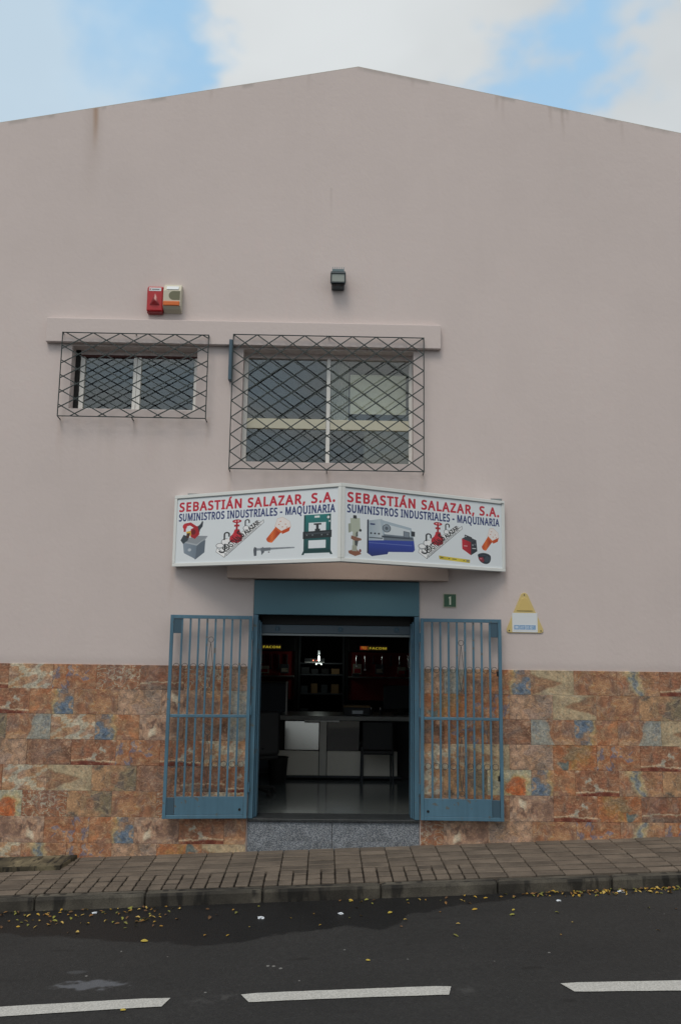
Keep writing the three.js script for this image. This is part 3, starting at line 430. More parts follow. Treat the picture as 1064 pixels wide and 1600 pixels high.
// ---------------------------------------------------------------- opened door gates
function gate(label, hx, dir, ang) {
  const t = thing('metal_gate', label, 'gate', [hx, FLOOR + 0.012, 0.075], dir > 0 ? -ang : ang), W = 0.838, H = 1.99, Y = (v) => v - (FLOOR + 0.012);
  const X = (u) => dir * u, bb = (u0, u1, y0, y1, z0, z1, r = 0.003) => bx(Math.min(X(u0), X(u1)), Math.max(X(u0), X(u1)), y0, y1, z0, z1, r);
  part('frame', [bb(0.012, 0.046, 0, H, -0.018, 0.018), bb(W - 0.034, W, 0, H, -0.018, 0.018), bb(0.047, W - 0.035, H - 0.036, H, -0.018, 0.018), bb(0.047, W - 0.035, 0, 0.036, -0.018, 0.018)], M.blue, t);
  part('kick_plate', bb(0.047, W - 0.115, 0.037, 0.208, -0.006, 0.010), M.blue, t);
  part('lock_box', bb(W - 0.112, W - 0.036, H - 0.185, H - 0.037, -0.012, 0.012), M.blueDark, t);
  part('lock_box', bb(W - 0.112, W - 0.036, 0.037, 0.20, -0.012, 0.012), M.blueDark, t);
  part('mid_rail', bb(0.047, W - 0.035, Y(-0.80), Y(-0.772), -0.012, 0.012), M.blue, t);
  const n = 8, a = 0.046, b = W - 0.034, st = (b - a) / (n + 1);
  for (let i = 1; i <= n; i++) { const u = a + st * i, lo = i === n ? 0.201 : 0.209; part('bar', [bb(u - 0.010, u + 0.010, lo, Y(-0.801), -0.009, 0.009), bb(u - 0.010, u + 0.010, Y(-0.771), H - (i === n ? 0.037 : 0.037), -0.009, 0.009)], M.blue, t); }
  for (const y of [-0.30, -1.255]) for (let i = 0; i <= n; i++) { if (i === 4) continue; const g = new THREE.TorusGeometry(st / 2 - 0.012, 0.0028, 5, 20); g.translate(X(a + st * (i + 0.5)), Y(y), 0); part('ring', g, M.wire, t); }
  const u = a + st * 4.5, w = st / 2 - 0.012;
  for (const [yt, ym, yb] of [[-0.055, -0.32, -0.50], [-0.97, -1.22, -1.49]]) {
    const ringAt = (y) => { const g = new THREE.TorusGeometry(0.027, 0.0028, 5, 20); g.translate(X(u), Y(y), 0); return g; };
    part('lozenge', [ringAt(yt + 0.027), ringAt(yb - 0.027), rod([X(u), Y(yt), 0], [X(u - w), Y(ym), 0], 0.0028, 5), rod([X(u), Y(yt), 0], [X(u + w), Y(ym), 0], 0.0028, 5), rod([X(u - w), Y(ym), 0], [X(u), Y(yb), 0], 0.0028, 5), rod([X(u + w), Y(ym), 0], [X(u), Y(yb), 0], 0.0028, 5)], M.wire, t);
  }
  part('keyhole', rod([X(0.085), 0.085, 0.009], [X(0.085), 0.085, 0.013], 0.013, 12), M.rubber, t);
  for (const y of [0.25, 1.0, 1.75]) part('hinge', rod([X(0.004), y, 0], [X(0.004), y + 0.09, 0], 0.009, 8), M.blue, t);
  if (dir > 0) for (const y of [Y(-0.33), Y(-1.36)]) part('latch', [bb(W - 0.05, W - 0.036, y - 0.03, y + 0.02, -0.02, 0.024, 0.004), rod([X(W - 0.036), y + 0.01, 0.01], [X(W - 0.030), y + 0.11, 0.01], 0.005, 6)], M.black, t);
  return t;
}
gate('blue steel bar gate folded open on the left side of the doorway', DOOR[0] + 0.01, -1, 0.075);
gate('blue steel bar gate folded open on the right side of the doorway', DOOR[1] - 0.008, 1, 0.03);
// ---------------------------------------------------------------- the shop sign: two printed panels in a V
function printTex(w, h, draw, repeat = false) { const c = document.createElement('canvas'); c.width = w; c.height = h; const x = c.getContext('2d'); draw(x, w, h); const t = new THREE.CanvasTexture(c); t.colorSpace = THREE.SRGBColorSpace; t.anisotropy = 8; return t; }
const poly = (x, pts, fill, stroke, lw = 2) => { x.beginPath(); pts.forEach(([a, b], i) => (i ? x.lineTo(a, b) : x.moveTo(a, b))); x.closePath(); if (fill) { x.fillStyle = fill; x.fill(); } if (stroke) { x.strokeStyle = stroke; x.lineWidth = lw; x.stroke(); } };
const ell = (x, a, b, rx, ry, fill, stroke, lw = 2, rot = 0) => { x.beginPath(); x.ellipse(a, b, rx, ry, rot, 0, Math.PI * 2); if (fill) { x.fillStyle = fill; x.fill(); } if (stroke) { x.strokeStyle = stroke; x.lineWidth = lw; x.stroke(); } };
function fitText(x, s, x0, x1, base, cap, color, weight = 0, track = 0) { x.save(); x.font = `${Math.round(cap / 0.714)}px sans-serif`; const ws = [...s].map((ch) => x.measureText(ch).width + track), w = ws.reduce((a, b) => a + b, -track); x.translate(x0, base); x.scale((x1 - x0) / w, 1); x.fillStyle = x.strokeStyle = color; x.lineWidth = weight; x.lineJoin = 'round'; let at = 0; [...s].forEach((ch, i) => { x.fillText(ch, at, 0); if (weight) x.strokeText(ch, at, 0); at += ws[i]; }); x.restore(); }
const inBox = (x, W, H, u0, u1, v0, v1, f) => { x.save(); x.translate(u0 * W, v0 * H); x.scale((u1 - u0) * W / 100, (v1 - v0) * H / 100); f(x); x.restore(); };
const gradX = (x, a, b, ...cs) => { const g = x.createLinearGradient(a, 0, b, 0); cs.forEach((c, i) => g.addColorStop(i / (cs.length - 1), c)); return g; };
const gradY = (x, a, b, ...cs) => { const g = x.createLinearGradient(0, a, 0, b); cs.forEach((c, i) => g.addColorStop(i / (cs.length - 1), c)); return g; };
function logo(x) {                                                        // 100 x 100: hooks, valve and lettered block
  poly(x, [[2, 82], [20, 97], [100, 12], [86, 6]], '#eef1f2', '#50545a', 0.7); poly(x, [[20, 97], [22, 88], [99, 5], [100, 12]], '#e2e6e8', '#50545a', 0.7); poly(x, [[2, 82], [4, 72], [22, 88], [20, 97]], '#f4f6f7', '#50545a', 0.7);
  ell(x, 10, 66, 8, 6, '#f0f2f4', '#555b62', 1.2); ell(x, 22, 57, 9, 8, '#f0f2f4', '#555b62', 1.2);
  x.fillStyle = gradX(x, 26, 40, '#f4f4f4', '#b9bdc2'); x.beginPath(); x.moveTo(22, 52); x.lineTo(38, 42); x.lineTo(40, 50); x.lineTo(26, 62); x.fill();
  x.fillStyle = gradX(x, 34, 56, '#d83545', '#b51727', '#6d0e18'); x.beginPath(); x.moveTo(40, 26); x.lineTo(50, 26); x.lineTo(52, 34); x.lineTo(57, 42); x.lineTo(56, 56); x.lineTo(46, 62); x.lineTo(34, 58); x.lineTo(33, 44); x.lineTo(38, 34); x.fill();
  ell(x, 35, 50, 4.5, 9, '#c22032', '#7a1019', 1); ell(x, 45, 46, 7, 8, '#c92a3a');
  x.fillStyle = '#a51524'; x.fillRect(42.5, 8, 4, 20); x.fillRect(39, 14, 11, 5); ell(x, 44.5, 5, 9, 4, '#c22032', '#7a1019', 1); x.fillStyle = '#fff'; x.fillRect(40, 4, 3, 1.6); x.fillRect(46, 4, 3, 1.6);
  const hook = (a, b, s) => { x.strokeStyle = '#1c1f24'; x.lineWidth = 3.2 * s; x.beginPath(); x.moveTo(a, b); x.lineTo(a, b - 14 * s); x.arc(a + 5 * s, b - 14 * s, 5 * s, Math.PI, 0); x.lineTo(a + 10 * s, b - 8 * s); x.stroke(); };
  hook(19, 52, 1); hook(62, 18, 0.8);
  ell(x, 64, 24, 6, 6, '#eceff1', '#555b62', 1); x.strokeStyle = '#1c1f24'; x.lineWidth = 3.4; x.beginPath(); x.arc(15, 78, 6, 0.1, 2.9); x.stroke(); x.beginPath(); x.moveTo(20.5, 79); x.lineTo(21, 62); x.stroke();
  x.save(); x.translate(23, 83); x.rotate(-0.80); x.scale(1, 1.0); x.font = '14px sans-serif'; x.fillStyle = '#16181c'; x.strokeStyle = '#16181c'; x.lineWidth = 1.1; const put = (s, a, w, sz, sx) => { x.save(); x.translate(a, 0); x.font = sz + 'px sans-serif'; x.scale(w / x.measureText(s).width, sx); x.fillText(s, 0, 0); x.strokeText(s, 0, 0); x.restore(); };
  put('EBASTIÁN', 0, 46, 18, 1); put('S', 48, 9, 26, 1); put('ALAZAR', 59, 40, 12, 1); x.restore();
  x.save(); x.translate(24, 93.5); x.rotate(-0.825); x.font = '7px sans-serif'; x.fillStyle = '#3a3f46'; x.scale(104 / x.measureText('SUMINISTROS INDUSTRIALES').width, 0.9); x.fillText('SUMINISTROS INDUSTRIALES', 0, 0); x.restore();
}
function bolt(x) {
  x.fillStyle = gradX(x, 6, 46, '#c24a16', '#f07a34', '#b8410f'); x.beginPath(); x.moveTo(38, 38); x.lineTo(62, 58); x.lineTo(26, 98); x.quadraticCurveTo(4, 98, 3, 82); x.closePath(); x.fill();
  x.strokeStyle = 'rgba(150,50,10,0.65)'; x.lineWidth = 1.6; for (let i = 0; i < 9; i++) { const t = i / 9; x.beginPath(); x.moveTo(34 - 29 * t, 44 + 38 * t); x.quadraticCurveTo(44 - 27 * t, 62 + 34 * t, 58 - 30 * t, 62 + 34 * t); x.stroke(); }
  poly(x, [[36, 34], [62, 54], [64, 64], [40, 46]], '#d9601f'); poly(x, [[62, 54], [98, 38], [92, 56], [66, 66]], '#c4480f');
  poly(x, [[46, 4], [66, 0], [94, 18], [99, 38], [62, 54], [36, 34]], '#e9e4e2', '#c9a796', 1); for (const [a, b] of [[58, 16], [78, 28], [66, 38], [84, 40], [52, 28]]) ell(x, a, b, 3, 2, '#c98a6c');
}
function caliper(x) { x.fillStyle = gradY(x, 20, 50, '#9aa2aa', '#5d656d'); poly(x, [[0, 14], [98, 16], [100, 24], [98, 30], [0, 42]], x.fillStyle); poly(x, [[2, 0], [8, 10], [8, 96], [2, 100], [0, 40]], '#545b63'); poly(x, [[22, 2], [26, 14], [27, 60], [20, 92], [19, 40]], '#5c636b'); poly(x, [[18, 12], [42, 12], [42, 46], [18, 50]], '#6b737b'); ell(x, 38, 62, 2, 6, '#444'); x.strokeStyle = '#3f464d'; x.lineWidth = 1.2; for (let i = 0; i < 18; i++) { x.beginPath(); x.moveTo(44 + i * 2.6, 18); x.lineTo(44 + i * 2.6, i % 5 ? 23 : 27); x.stroke(); } }
function bandSaw(x) {
  poly(x, [[8, 46], [62, 38], [98, 40], [86, 52], [58, 60], [12, 56]], '#8f979e'); poly(x, [[8, 50], [60, 60], [56, 100], [50, 96], [14, 82]], gradX(x, 8, 60, '#8b9aa8', '#71808e')); poly(x, [[60, 60], [90, 50], [88, 82], [56, 100]], '#5f6c79'); poly(x, [[8, 50], [60, 60], [98, 40], [92, 44], [60, 64], [9, 54]], '#a9b2b9');
  poly(x, [[0, 48], [10, 34], [26, 38], [28, 48], [10, 58]], '#39454c'); poly(x, [[60, 14], [70, 8], [76, 0], [80, 2], [78, 14], [70, 22], [64, 38]], '#333b45');
  x.strokeStyle = '#b3202c'; x.lineWidth = 8; x.lineJoin = 'round'; x.beginPath(); x.moveTo(14, 26); x.lineTo(14, 8); x.lineTo(34, 6); x.lineTo(58, 18); x.stroke(); poly(x, [[36, 20], [60, 12], [68, 34], [52, 46], [36, 40]], '#a81b28'); ell(x, 46, 28, 8, 7, '#6f1018'); ell(x, 14, 12, 8, 7, '#c52a35'); poly(x, [[20, 26], [36, 24], [38, 36], [24, 40]], '#d8b23c'); poly(x, [[22, 30], [34, 30], [30, 44], [20, 42]], '#4a2a22'); ell(x, 34, 74, 6, 4, '#b9c3cc');
}
function press(x) {
  x.fillStyle = gradY(x, 0, 100, '#1f7a78', '#185c5c', '#0f3f40'); x.beginPath(); x.rect(3, 0, 94, 96); x.rect(20, 20, 60, 22); x.rect(20, 64, 60, 20); x.fill('evenodd');
  x.fillStyle = '#15494a'; x.fillRect(3, 0, 6, 96); x.fillRect(91, 0, 6, 96); poly(x, [[0, 42], [100, 40], [100, 58], [0, 60]], '#22282c'); poly(x, [[8, 46], [94, 44], [94, 48], [8, 50]], '#3c444a');
  x.fillStyle = '#2a2f33'; x.fillRect(46, 24, 9, 16); x.fillRect(38, 22, 26, 4); x.fillRect(42, 36, 18, 5); x.fillStyle = '#dfe5e6'; x.fillRect(40, 3, 18, 5); ell(x, 88, 8, 5, 4, '#dfe5e6', '#222', 1); x.fillStyle = '#c7d0d0'; x.fillRect(90, 16, 5, 4);
  poly(x, [[3, 90], [10, 90], [4, 100], [-4, 100]], '#103a3c'); poly(x, [[90, 90], [97, 90], [104, 100], [96, 100]], '#103a3c'); x.fillStyle = '#0f3a3b'; x.fillRect(3, 88, 94, 5); for (const a of [14, 34, 66, 86]) ell(x, a, 51, 2, 2, '#7d868b');
}
function drill(x) {
  x.fillStyle = gradX(x, 30, 60, '#8c9488', '#c2c8b8', '#7a8276'); x.fillRect(34, 16, 26, 64); poly(x, [[14, 8], [84, 6], [88, 34], [66, 44], [20, 40]], '#b3bcac'); poly(x, [[36, 0], [58, 0], [62, 8], [34, 8]], '#2e3234'); poly(x, [[0, 22], [20, 20], [20, 42], [2, 44]], '#9aa394'); x.fillStyle = '#59605a'; x.fillRect(58, 40, 12, 12); ell(x, 88, 36, 9, 3.4, '#2b2e2f');
  poly(x, [[22, 50], [94, 56], [98, 60], [60, 64], [20, 58]], '#8a5f4c'); poly(x, [[46, 62], [74, 62], [66, 76], [50, 76]], '#4c5150'); poly(x, [[2, 88], [60, 82], [98, 94], [52, 100], [6, 94]], '#8d5a45'); poly(x, [[30, 74], [62, 74], [66, 88], [28, 88]], '#a7ab9c'); ell(x, 88, 86, 8, 4, '#7a3028');
}
function lathe(x) {
  poly(x, [[0, 58], [98, 52], [100, 76], [96, 82], [44, 86], [42, 92], [10, 100], [0, 92]], gradY(x, 52, 100, '#3048a8', '#263c94', '#1d2d70')); poly(x, [[0, 8], [30, 0], [36, 8], [36, 56], [0, 60]], gradX(x, 0, 36, '#9fb0bd', '#c6d0d6')); poly(x, [[26, 2], [92, 18], [98, 50], [34, 54]], '#a9bac6'); poly(x, [[34, 12], [90, 24], [90, 40], [36, 40]], '#cfd9df'); poly(x, [[34, 40], [96, 42], [98, 52], [34, 56]], '#6f7c88'); poly(x, [[30, 44], [96, 45], [96, 48], [30, 49]], '#3e4854');
  ell(x, 40, 24, 8, 10, '#8b99a5', '#48525c', 1.5); ell(x, 40, 24, 3.4, 4.5, '#57626c'); poly(x, [[76, 28], [88, 30], [88, 44], [76, 44]], '#7c8995', '#3b444d', 1); poly(x, [[92, 26], [100, 27], [100, 40], [92, 40]], '#2d343b'); x.fillStyle = '#33406b'; x.fillRect(6, 14, 10, 4); for (let i = 0; i < 3; i++) ell(x, 8 + i * 8, 40, 2.2, 2.4, '#313a44'); x.fillStyle = '#5a6670'; x.fillRect(4, 50, 28, 3); poly(x, [[0, 6], [3, 4], [3, 92], [0, 92]], '#20293f');
  x.fillStyle = 'rgba(255,255,255,0.25)'; x.fillRect(4, 64, 90, 2);
}
function welder(x) { poly(x, [[2, 20], [58, 34], [58, 98], [4, 70]], gradX(x, 0, 60, '#c52437', '#9c1526')); poly(x, [[58, 34], [92, 22], [98, 76], [58, 98]], '#2b3138'); poly(x, [[2, 20], [36, 6], [92, 22], [58, 34]], '#3a4047'); x.strokeStyle = '#2a2e33'; x.lineWidth = 5; x.beginPath(); x.moveTo(20, 16); x.lineTo(22, 2); x.lineTo(62, 12); x.lineTo(64, 26); x.stroke(); ell(x, 70, 48, 6, 5, '#8a9096'); ell(x, 84, 44, 5, 5, '#666d73'); x.fillStyle = '#d9a0a6'; x.fillRect(14, 52, 22, 5); x.fillStyle = '#c9ced2'; x.fillRect(66, 62, 24, 4); }
function tape(x) { poly(x, [[0, 4], [100, 40], [99, 98], [2, 66]], gradX(x, 0, 100, '#b7a52c', '#e2cf46', '#c4b132')); x.fillStyle = '#4d4a22'; for (const [a, w] of [[6, 8], [30, 5], [42, 14], [78, 4]]) x.fillRect(a, 26 + a * 0.36, w, 14); poly(x, [[88, 42], [98, 46], [97, 84], [88, 80]], '#8f8d74'); }
function helmet(x) { x.fillStyle = '#222c36'; x.beginPath(); x.moveTo(0, 26); x.bezierCurveTo(16, -2, 78, 0, 96, 26); x.bezierCurveTo(104, 60, 92, 96, 62, 98); x.bezierCurveTo(38, 100, 10, 78, 6, 56); x.fill(); x.strokeStyle = '#4b5966'; x.lineWidth = 3; x.beginPath(); x.moveTo(10, 26); x.quadraticCurveTo(60, 20, 92, 44); x.stroke(); poly(x, [[4, 46], [38, 40], [50, 70], [40, 88], [14, 72]], '#7f2432'); ell(x, 24, 56, 10, 6, '#c56a74'); x.fillStyle = '#38444f'; x.beginPath(); x.ellipse(70, 58, 20, 26, 0.3, 0, 7); x.fill(); }
const RED = '#c01f36', NAVY = '#22346e', PAPER = '#dfe7ec';
function panelArt(right) { return (x, W, H) => {
  x.fillStyle = PAPER; x.fillRect(0, 0, W, H);
  fitText(x, 'SEBASTIÁN SALAZAR, S.A.', 0.012 * W, 0.985 * W, 0.205 * H, 0.132 * H, RED, 8, 9);
  fitText(x, 'SUMINISTROS INDUSTRIALES - MAQUINARIA', 0.012 * W, 0.982 * W, 0.352 * H, 0.108 * H, NAVY, 6, 4);
  const I = (a, b, c, d, f) => inBox(x, W, H, a, b, c, d, f);
  if (!right) { I(0.03, 0.215, 0.37, 0.955, bandSaw); I(0.262, 0.565, 0.375, 0.955, logo); I(0.578, 0.73, 0.385, 0.755, bolt); I(0.505, 0.755, 0.80, 0.935, caliper); I(0.80, 0.965, 0.375, 0.945, press); }
  else { I(0.02, 0.10, 0.39, 0.965, drill); I(0.13, 0.42, 0.405, 0.95, lathe); I(0.437, 0.728, 0.375, 0.95, logo); I(0.722, 0.83, 0.53, 0.84, welder); I(0.572, 0.778, 0.87, 0.955, tape); I(0.855, 0.98, 0.39, 0.755, bolt); I(0.83, 0.922, 0.775, 0.955, helmet); }
}; }
{
  const A = [-1.592, 0.055], P = [0.136, 0.95], Q = [1.862, 0.055], y0 = 0.712, y1 = 1.458, TH2 = 0.10;
  const t = thing('shop_sign', 'white shop sign folded to a point above the door, red and blue lettering', 'sign', [P[0], y0, 0.0]);
  const lx = (p) => [p[0] - P[0], p[1]], H = y1 - y0, fw = 0.034;
  for (const [S, E, art] of [[A, P, panelArt(false)], [P, Q, panelArt(true)]]) {
    const [sx, sz] = lx(S), [ex, ez] = lx(E), L = Math.hypot(ex - sx, ez - sz), rot = -Math.atan2(ez - sz, ex - sx);
    const pan = new THREE.Group(); pan.name = 'panel'; pan.position.set(sx, 0, sz); pan.rotation.y = rot; t.add(pan);
    const c0 = S === P ? 0.0 : 0, cut = 0.052;                             // mitre at the point
    const body = shapeOf(S === A ? [[0, 0], [L - 0.001, 0], [L - 0.001 - cut, -TH2], [0, -TH2]] : [[0.001, 0], [L, 0], [L, -TH2], [0.001 + cut, -TH2]]);
    const bg = extrude(body, H - 0.004); bg.rotateX(-Math.PI / 2); const p = bg.attributes.position; for (let i = 0; i < p.count; i++) p.setZ(i, -p.getZ(i)); bg.translate(0, 0.002, 0);
    const idx = bg.index; const fl = bg.toNonIndexed ? bg : bg; { const q = fl.attributes.position, u = fl.attributes.uv; for (let i = 0; i < q.count; i += 3) { for (const a of [q]) { const x1 = a.getX(i + 1), yy = a.getY(i + 1), z1 = a.getZ(i + 1); a.setXYZ(i + 1, a.getX(i + 2), a.getY(i + 2), a.getZ(i + 2)); a.setXYZ(i + 2, x1, yy, z1); } } fl.computeVertexNormals(); }
    // extruded towards -y after the flip: shift it back so that it spans 0..H, its face at local z = 0, its back behind
    fl.computeBoundingBox(); fl.translate(0, -fl.boundingBox.min.y + 0.002, -fl.boundingBox.max.z - 0.004);
    part('cabinet', fl, M.signWhite, pan);
    const fr = [bx(0, L, 0, fw, -0.003, 0.012, 0.003), bx(0, L, H - fw, H, -0.003, 0.012, 0.003), bx(0, fw, fw + 0.001, H - fw - 0.001, -0.003, 0.0115, 0.003), bx(L - fw, L, fw + 0.001, H - fw - 0.001, -0.003, 0.0115, 0.003)];
    part('frame', fr, std(C(222, 226, 224), 0.4), pan);
    const pg = new THREE.PlaneGeometry(L - 2 * fw - 0.002, H - 2 * fw - 0.002).translate(L / 2, H / 2, 0.002);
    part('print', pg, std(0xffffff, 0.38, { map: printTex(1496, 542, art) }), pan);
    part('inner_lip', [bx(fw + 0.001, L - fw - 0.001, H - fw - 0.006, H - fw - 0.001, 0.0025, 0.009)], M.galv, pan);
  }
  // brackets to the wall
  for (const x of [lx(A)[0] + 0.12, lx(Q)[0] - 0.13]) part('bracket', [bx(x, x + 0.12, H - 0.024, H + 0.035, 0.003, 0.008), bx(x, x + 0.12, H - 0.027, H - 0.0245, 0.009, 0.09)], M.galv, t);
}
// ---------------------------------------------------------------- small things on the facade
{
  const t = thing('alarm_siren', 'red plastic fire alarm siren with a raised triangle high on the wall', 'alarm siren', [-1.905, 3.478, 0.003]);
  part('body', bx(-0.09, 0.09, 0, 0.29, 0, 0.075, 0.022), M.red, t);
  const rg = new THREE.CylinderGeometry(0.012, 0.075, 0.055, 3, 1); rg.rotateX(Math.PI / 2); rg.rotateZ(Math.PI); rg.scale(0.98, 1.4, 0.8); rg.translate(0, 0.115, 0.09); part('lens', rg.toNonIndexed(), M.redDark, t);
  part('label', [bx(-0.068, 0.064, 0.232, 0.270, 0.0745, 0.0765)], M.white, t); part('label_text', bx(-0.035, 0.045, 0.246, 0.254, 0.0766, 0.0772), M.grey, t); part('label_mark', bx(-0.06, -0.048, 0.244, 0.258, 0.0766, 0.0772), M.red, t);
  part('base_rim', bx(-0.082, 0.082, -0.012, 0.012, 0.0, 0.055, 0.006), M.redDark, t);
}
{
  const t = thing('alarm_siren', 'cream alarm siren box with an orange lens strip beside the red siren', 'alarm siren', [-1.715, 3.485, 0.003]);
  const W2 = 0.096, s = shapeOf([[0, 0.0], [0.075, 0.02], [0.11, 0.045], [0.11, 0.22], [0.06, 0.305], [0, 0.305]]);
  const g = extrude(s, 2 * W2 - 0.012, 0.006); g.rotateY(-Math.PI / 2); g.translate(W2 - 0.006, 0, 0); part('body', g, M.beige, t);
  const op = new THREE.Shape(); op.moveTo(0.09, 0.115); op.lineTo(0.02, 0.115); op.absarc(0.02, 0.165, 0.05, -Math.PI / 2, -Math.PI * 1.5, true); op.lineTo(0.09, 0.215); op.closePath();
  part('sounder_recess', extrude(op, 0.003).translate(-0.004, -0.002, 0.1085), M.olive, t);
  part('lens', bx(-W2 + 0.004, W2 - 0.01, 0.046, 0.098, 0.095, 0.122, 0.008), M.orange, t);
  const lb = bx(-0.058, 0.072, 0.0, 0.05, 0, 0.003); lb.rotateX(-0.53); lb.translate(-0.004, 0.232, 0.108); part('label', lb, M.white, t);
}
{
  const t = thing('flood_lamp', 'small dark flood lamp with cooling fins high on the bare wall', 'lamp', [0.078, 3.795, 0.003]); t.scale.setScalar(1.12);
  part('bracket', [bx(-0.05, 0.05, -0.005, 0.03, 0, 0.006), bx(-0.062, -0.056, -0.005, 0.09, 0.0, 0.10, 0.002), bx(0.056, 0.062, -0.005, 0.09, 0.0, 0.10, 0.002), bx(-0.055, 0.055, -0.004, 0.0, 0.007, 0.09)], M.lampBody, t);
  const s = shapeOf([[0.03, 0.045], [0.115, 0.025], [0.135, 0.11], [0.09, 0.155], [0.03, 0.155]]), g = extrude(s, 0.135, 0.004); g.rotateY(-Math.PI / 2); g.translate(0.0675, 0, 0); part('body', g, M.lampBody, t);
  const lens = bx(-0.062, 0.062, -0.036, 0.036, -0.003, 0.003, 0.002); lens.rotateX(0.231); lens.translate(0, 0.068, 0.1315); part('lens', lens, M.lensGlass, t);
  const rim = bx(-0.074, 0.074, -0.049, -0.038, -0.004, 0.008, 0.002), rim2 = bx(-0.074, 0.074, 0.038, 0.049, -0.004, 0.008, 0.002), r3 = bx(-0.074, -0.064, -0.0375, 0.0375, -0.004, 0.008, 0.002), r4 = bx(0.064, 0.074, -0.0375, 0.0375, -0.004, 0.008, 0.002);
  for (const q of [rim, rim2, r3, r4]) { q.rotateX(0.231); q.translate(0, 0.068, 0.1315); } part('rim', [rim, rim2, r3, r4], M.lampBody, t);
  for (let i = 0; i < 6; i++) part('fin', bx(-0.056 + i * 0.0212, -0.05 + i * 0.0212, 0.156, 0.198, 0.03, 0.095, 0.001), std(C(112, 134, 142), 0.5), t);
  part('fin_block', bx(-0.058, 0.058, 0.150, 0.176, 0.028, 0.097, 0.002), std(C(96, 116, 122), 0.5), t);
}
{
  const t = thing('house_number', 'green house number plate with a cream figure one beside the door', 'number plate', [1.292, 0.334, 0.002]);
  part('plate', bx(-0.07, 0.07, 0, 0.146, 0, 0.010, 0.003), M.beige, t);
  part('enamel', new THREE.PlaneGeometry(0.124, 0.130).translate(0, 0.073, 0.0112), std(0xffffff, 0.25, { map: printTex(256, 264, (x, W, H) => { x.fillStyle = '#4a6a56'; x.fillRect(0, 0, W, H); x.strokeStyle = '#33503f'; x.lineWidth = 10; x.strokeRect(0, 0, W, H); x.fillStyle = '#e4e6d2'; x.beginPath(); x.moveTo(104, 58); x.lineTo(150, 40); x.lineTo(150, 222); x.lineTo(116, 222); x.lineTo(116, 84); x.lineTo(98, 90); x.closePath(); x.fill(); }) }), t);
}
{
  const t = thing('alarm_notice', 'faded yellow triangular alarm plate with a white sticker beside the right gate', 'notice', [2.071, 0.085, 0.002]);
  const s = new THREE.Shape(); s.moveTo(-0.165, 0); s.lineTo(0.165, 0); s.quadraticCurveTo(0.197, 0.004, 0.188, 0.045); s.lineTo(0.034, 0.398); s.quadraticCurveTo(0, 0.432, -0.034, 0.398); s.lineTo(-0.188, 0.045); s.quadraticCurveTo(-0.197, 0.004, -0.165, 0);
  part('plate', extrude(s, 0.006, 0.002), M.yellow, t);
  const s2 = new THREE.Shape(); s2.moveTo(-0.082, 0.228); s2.lineTo(0.082, 0.228); s2.lineTo(0.03, 0.352); s2.quadraticCurveTo(0, 0.37, -0.03, 0.352); s2.closePath(); part('embossing', extrude(s2, 0.004, 0.002).translate(0, 0, 0.0085), std(C(208, 184, 116), 0.55), t);
  part('sticker', bx(-0.132, 0.132, 0.006, 0.205, 0.006, 0.0092), M.white, t);
  part('sticker_print', new THREE.PlaneGeometry(0.24, 0.062).translate(0, 0.056, 0.0100), std(0xffffff, 0.5, { map: printTex(384, 100, (x, W, H) => { x.fillStyle = '#dfe5e8'; x.fillRect(0, 0, W, H); x.fillStyle = '#86a8cc'; x.fillRect(10, 12, W - 22, 76); x.font = '56px sans-serif'; x.fillStyle = '#d4e0ea'; x.fillText('47 58 47', 118, 70); x.fillStyle = '#c2d2e2'; x.fillRect(30, 30, 50, 38); x.fillStyle = 'rgba(222,229,232,0.55)'; for (const a of [98, 196, 286]) x.fillRect(a, 12, 10, 76); }) }), t);
  for (const [x, y] of [[0, 0.392], [-0.165, 0.022], [0.165, 0.022]]) part('screw', rod([x, y, 0.008], [x, y, 0.0115], 0.0065, 8), M.black, t);
}
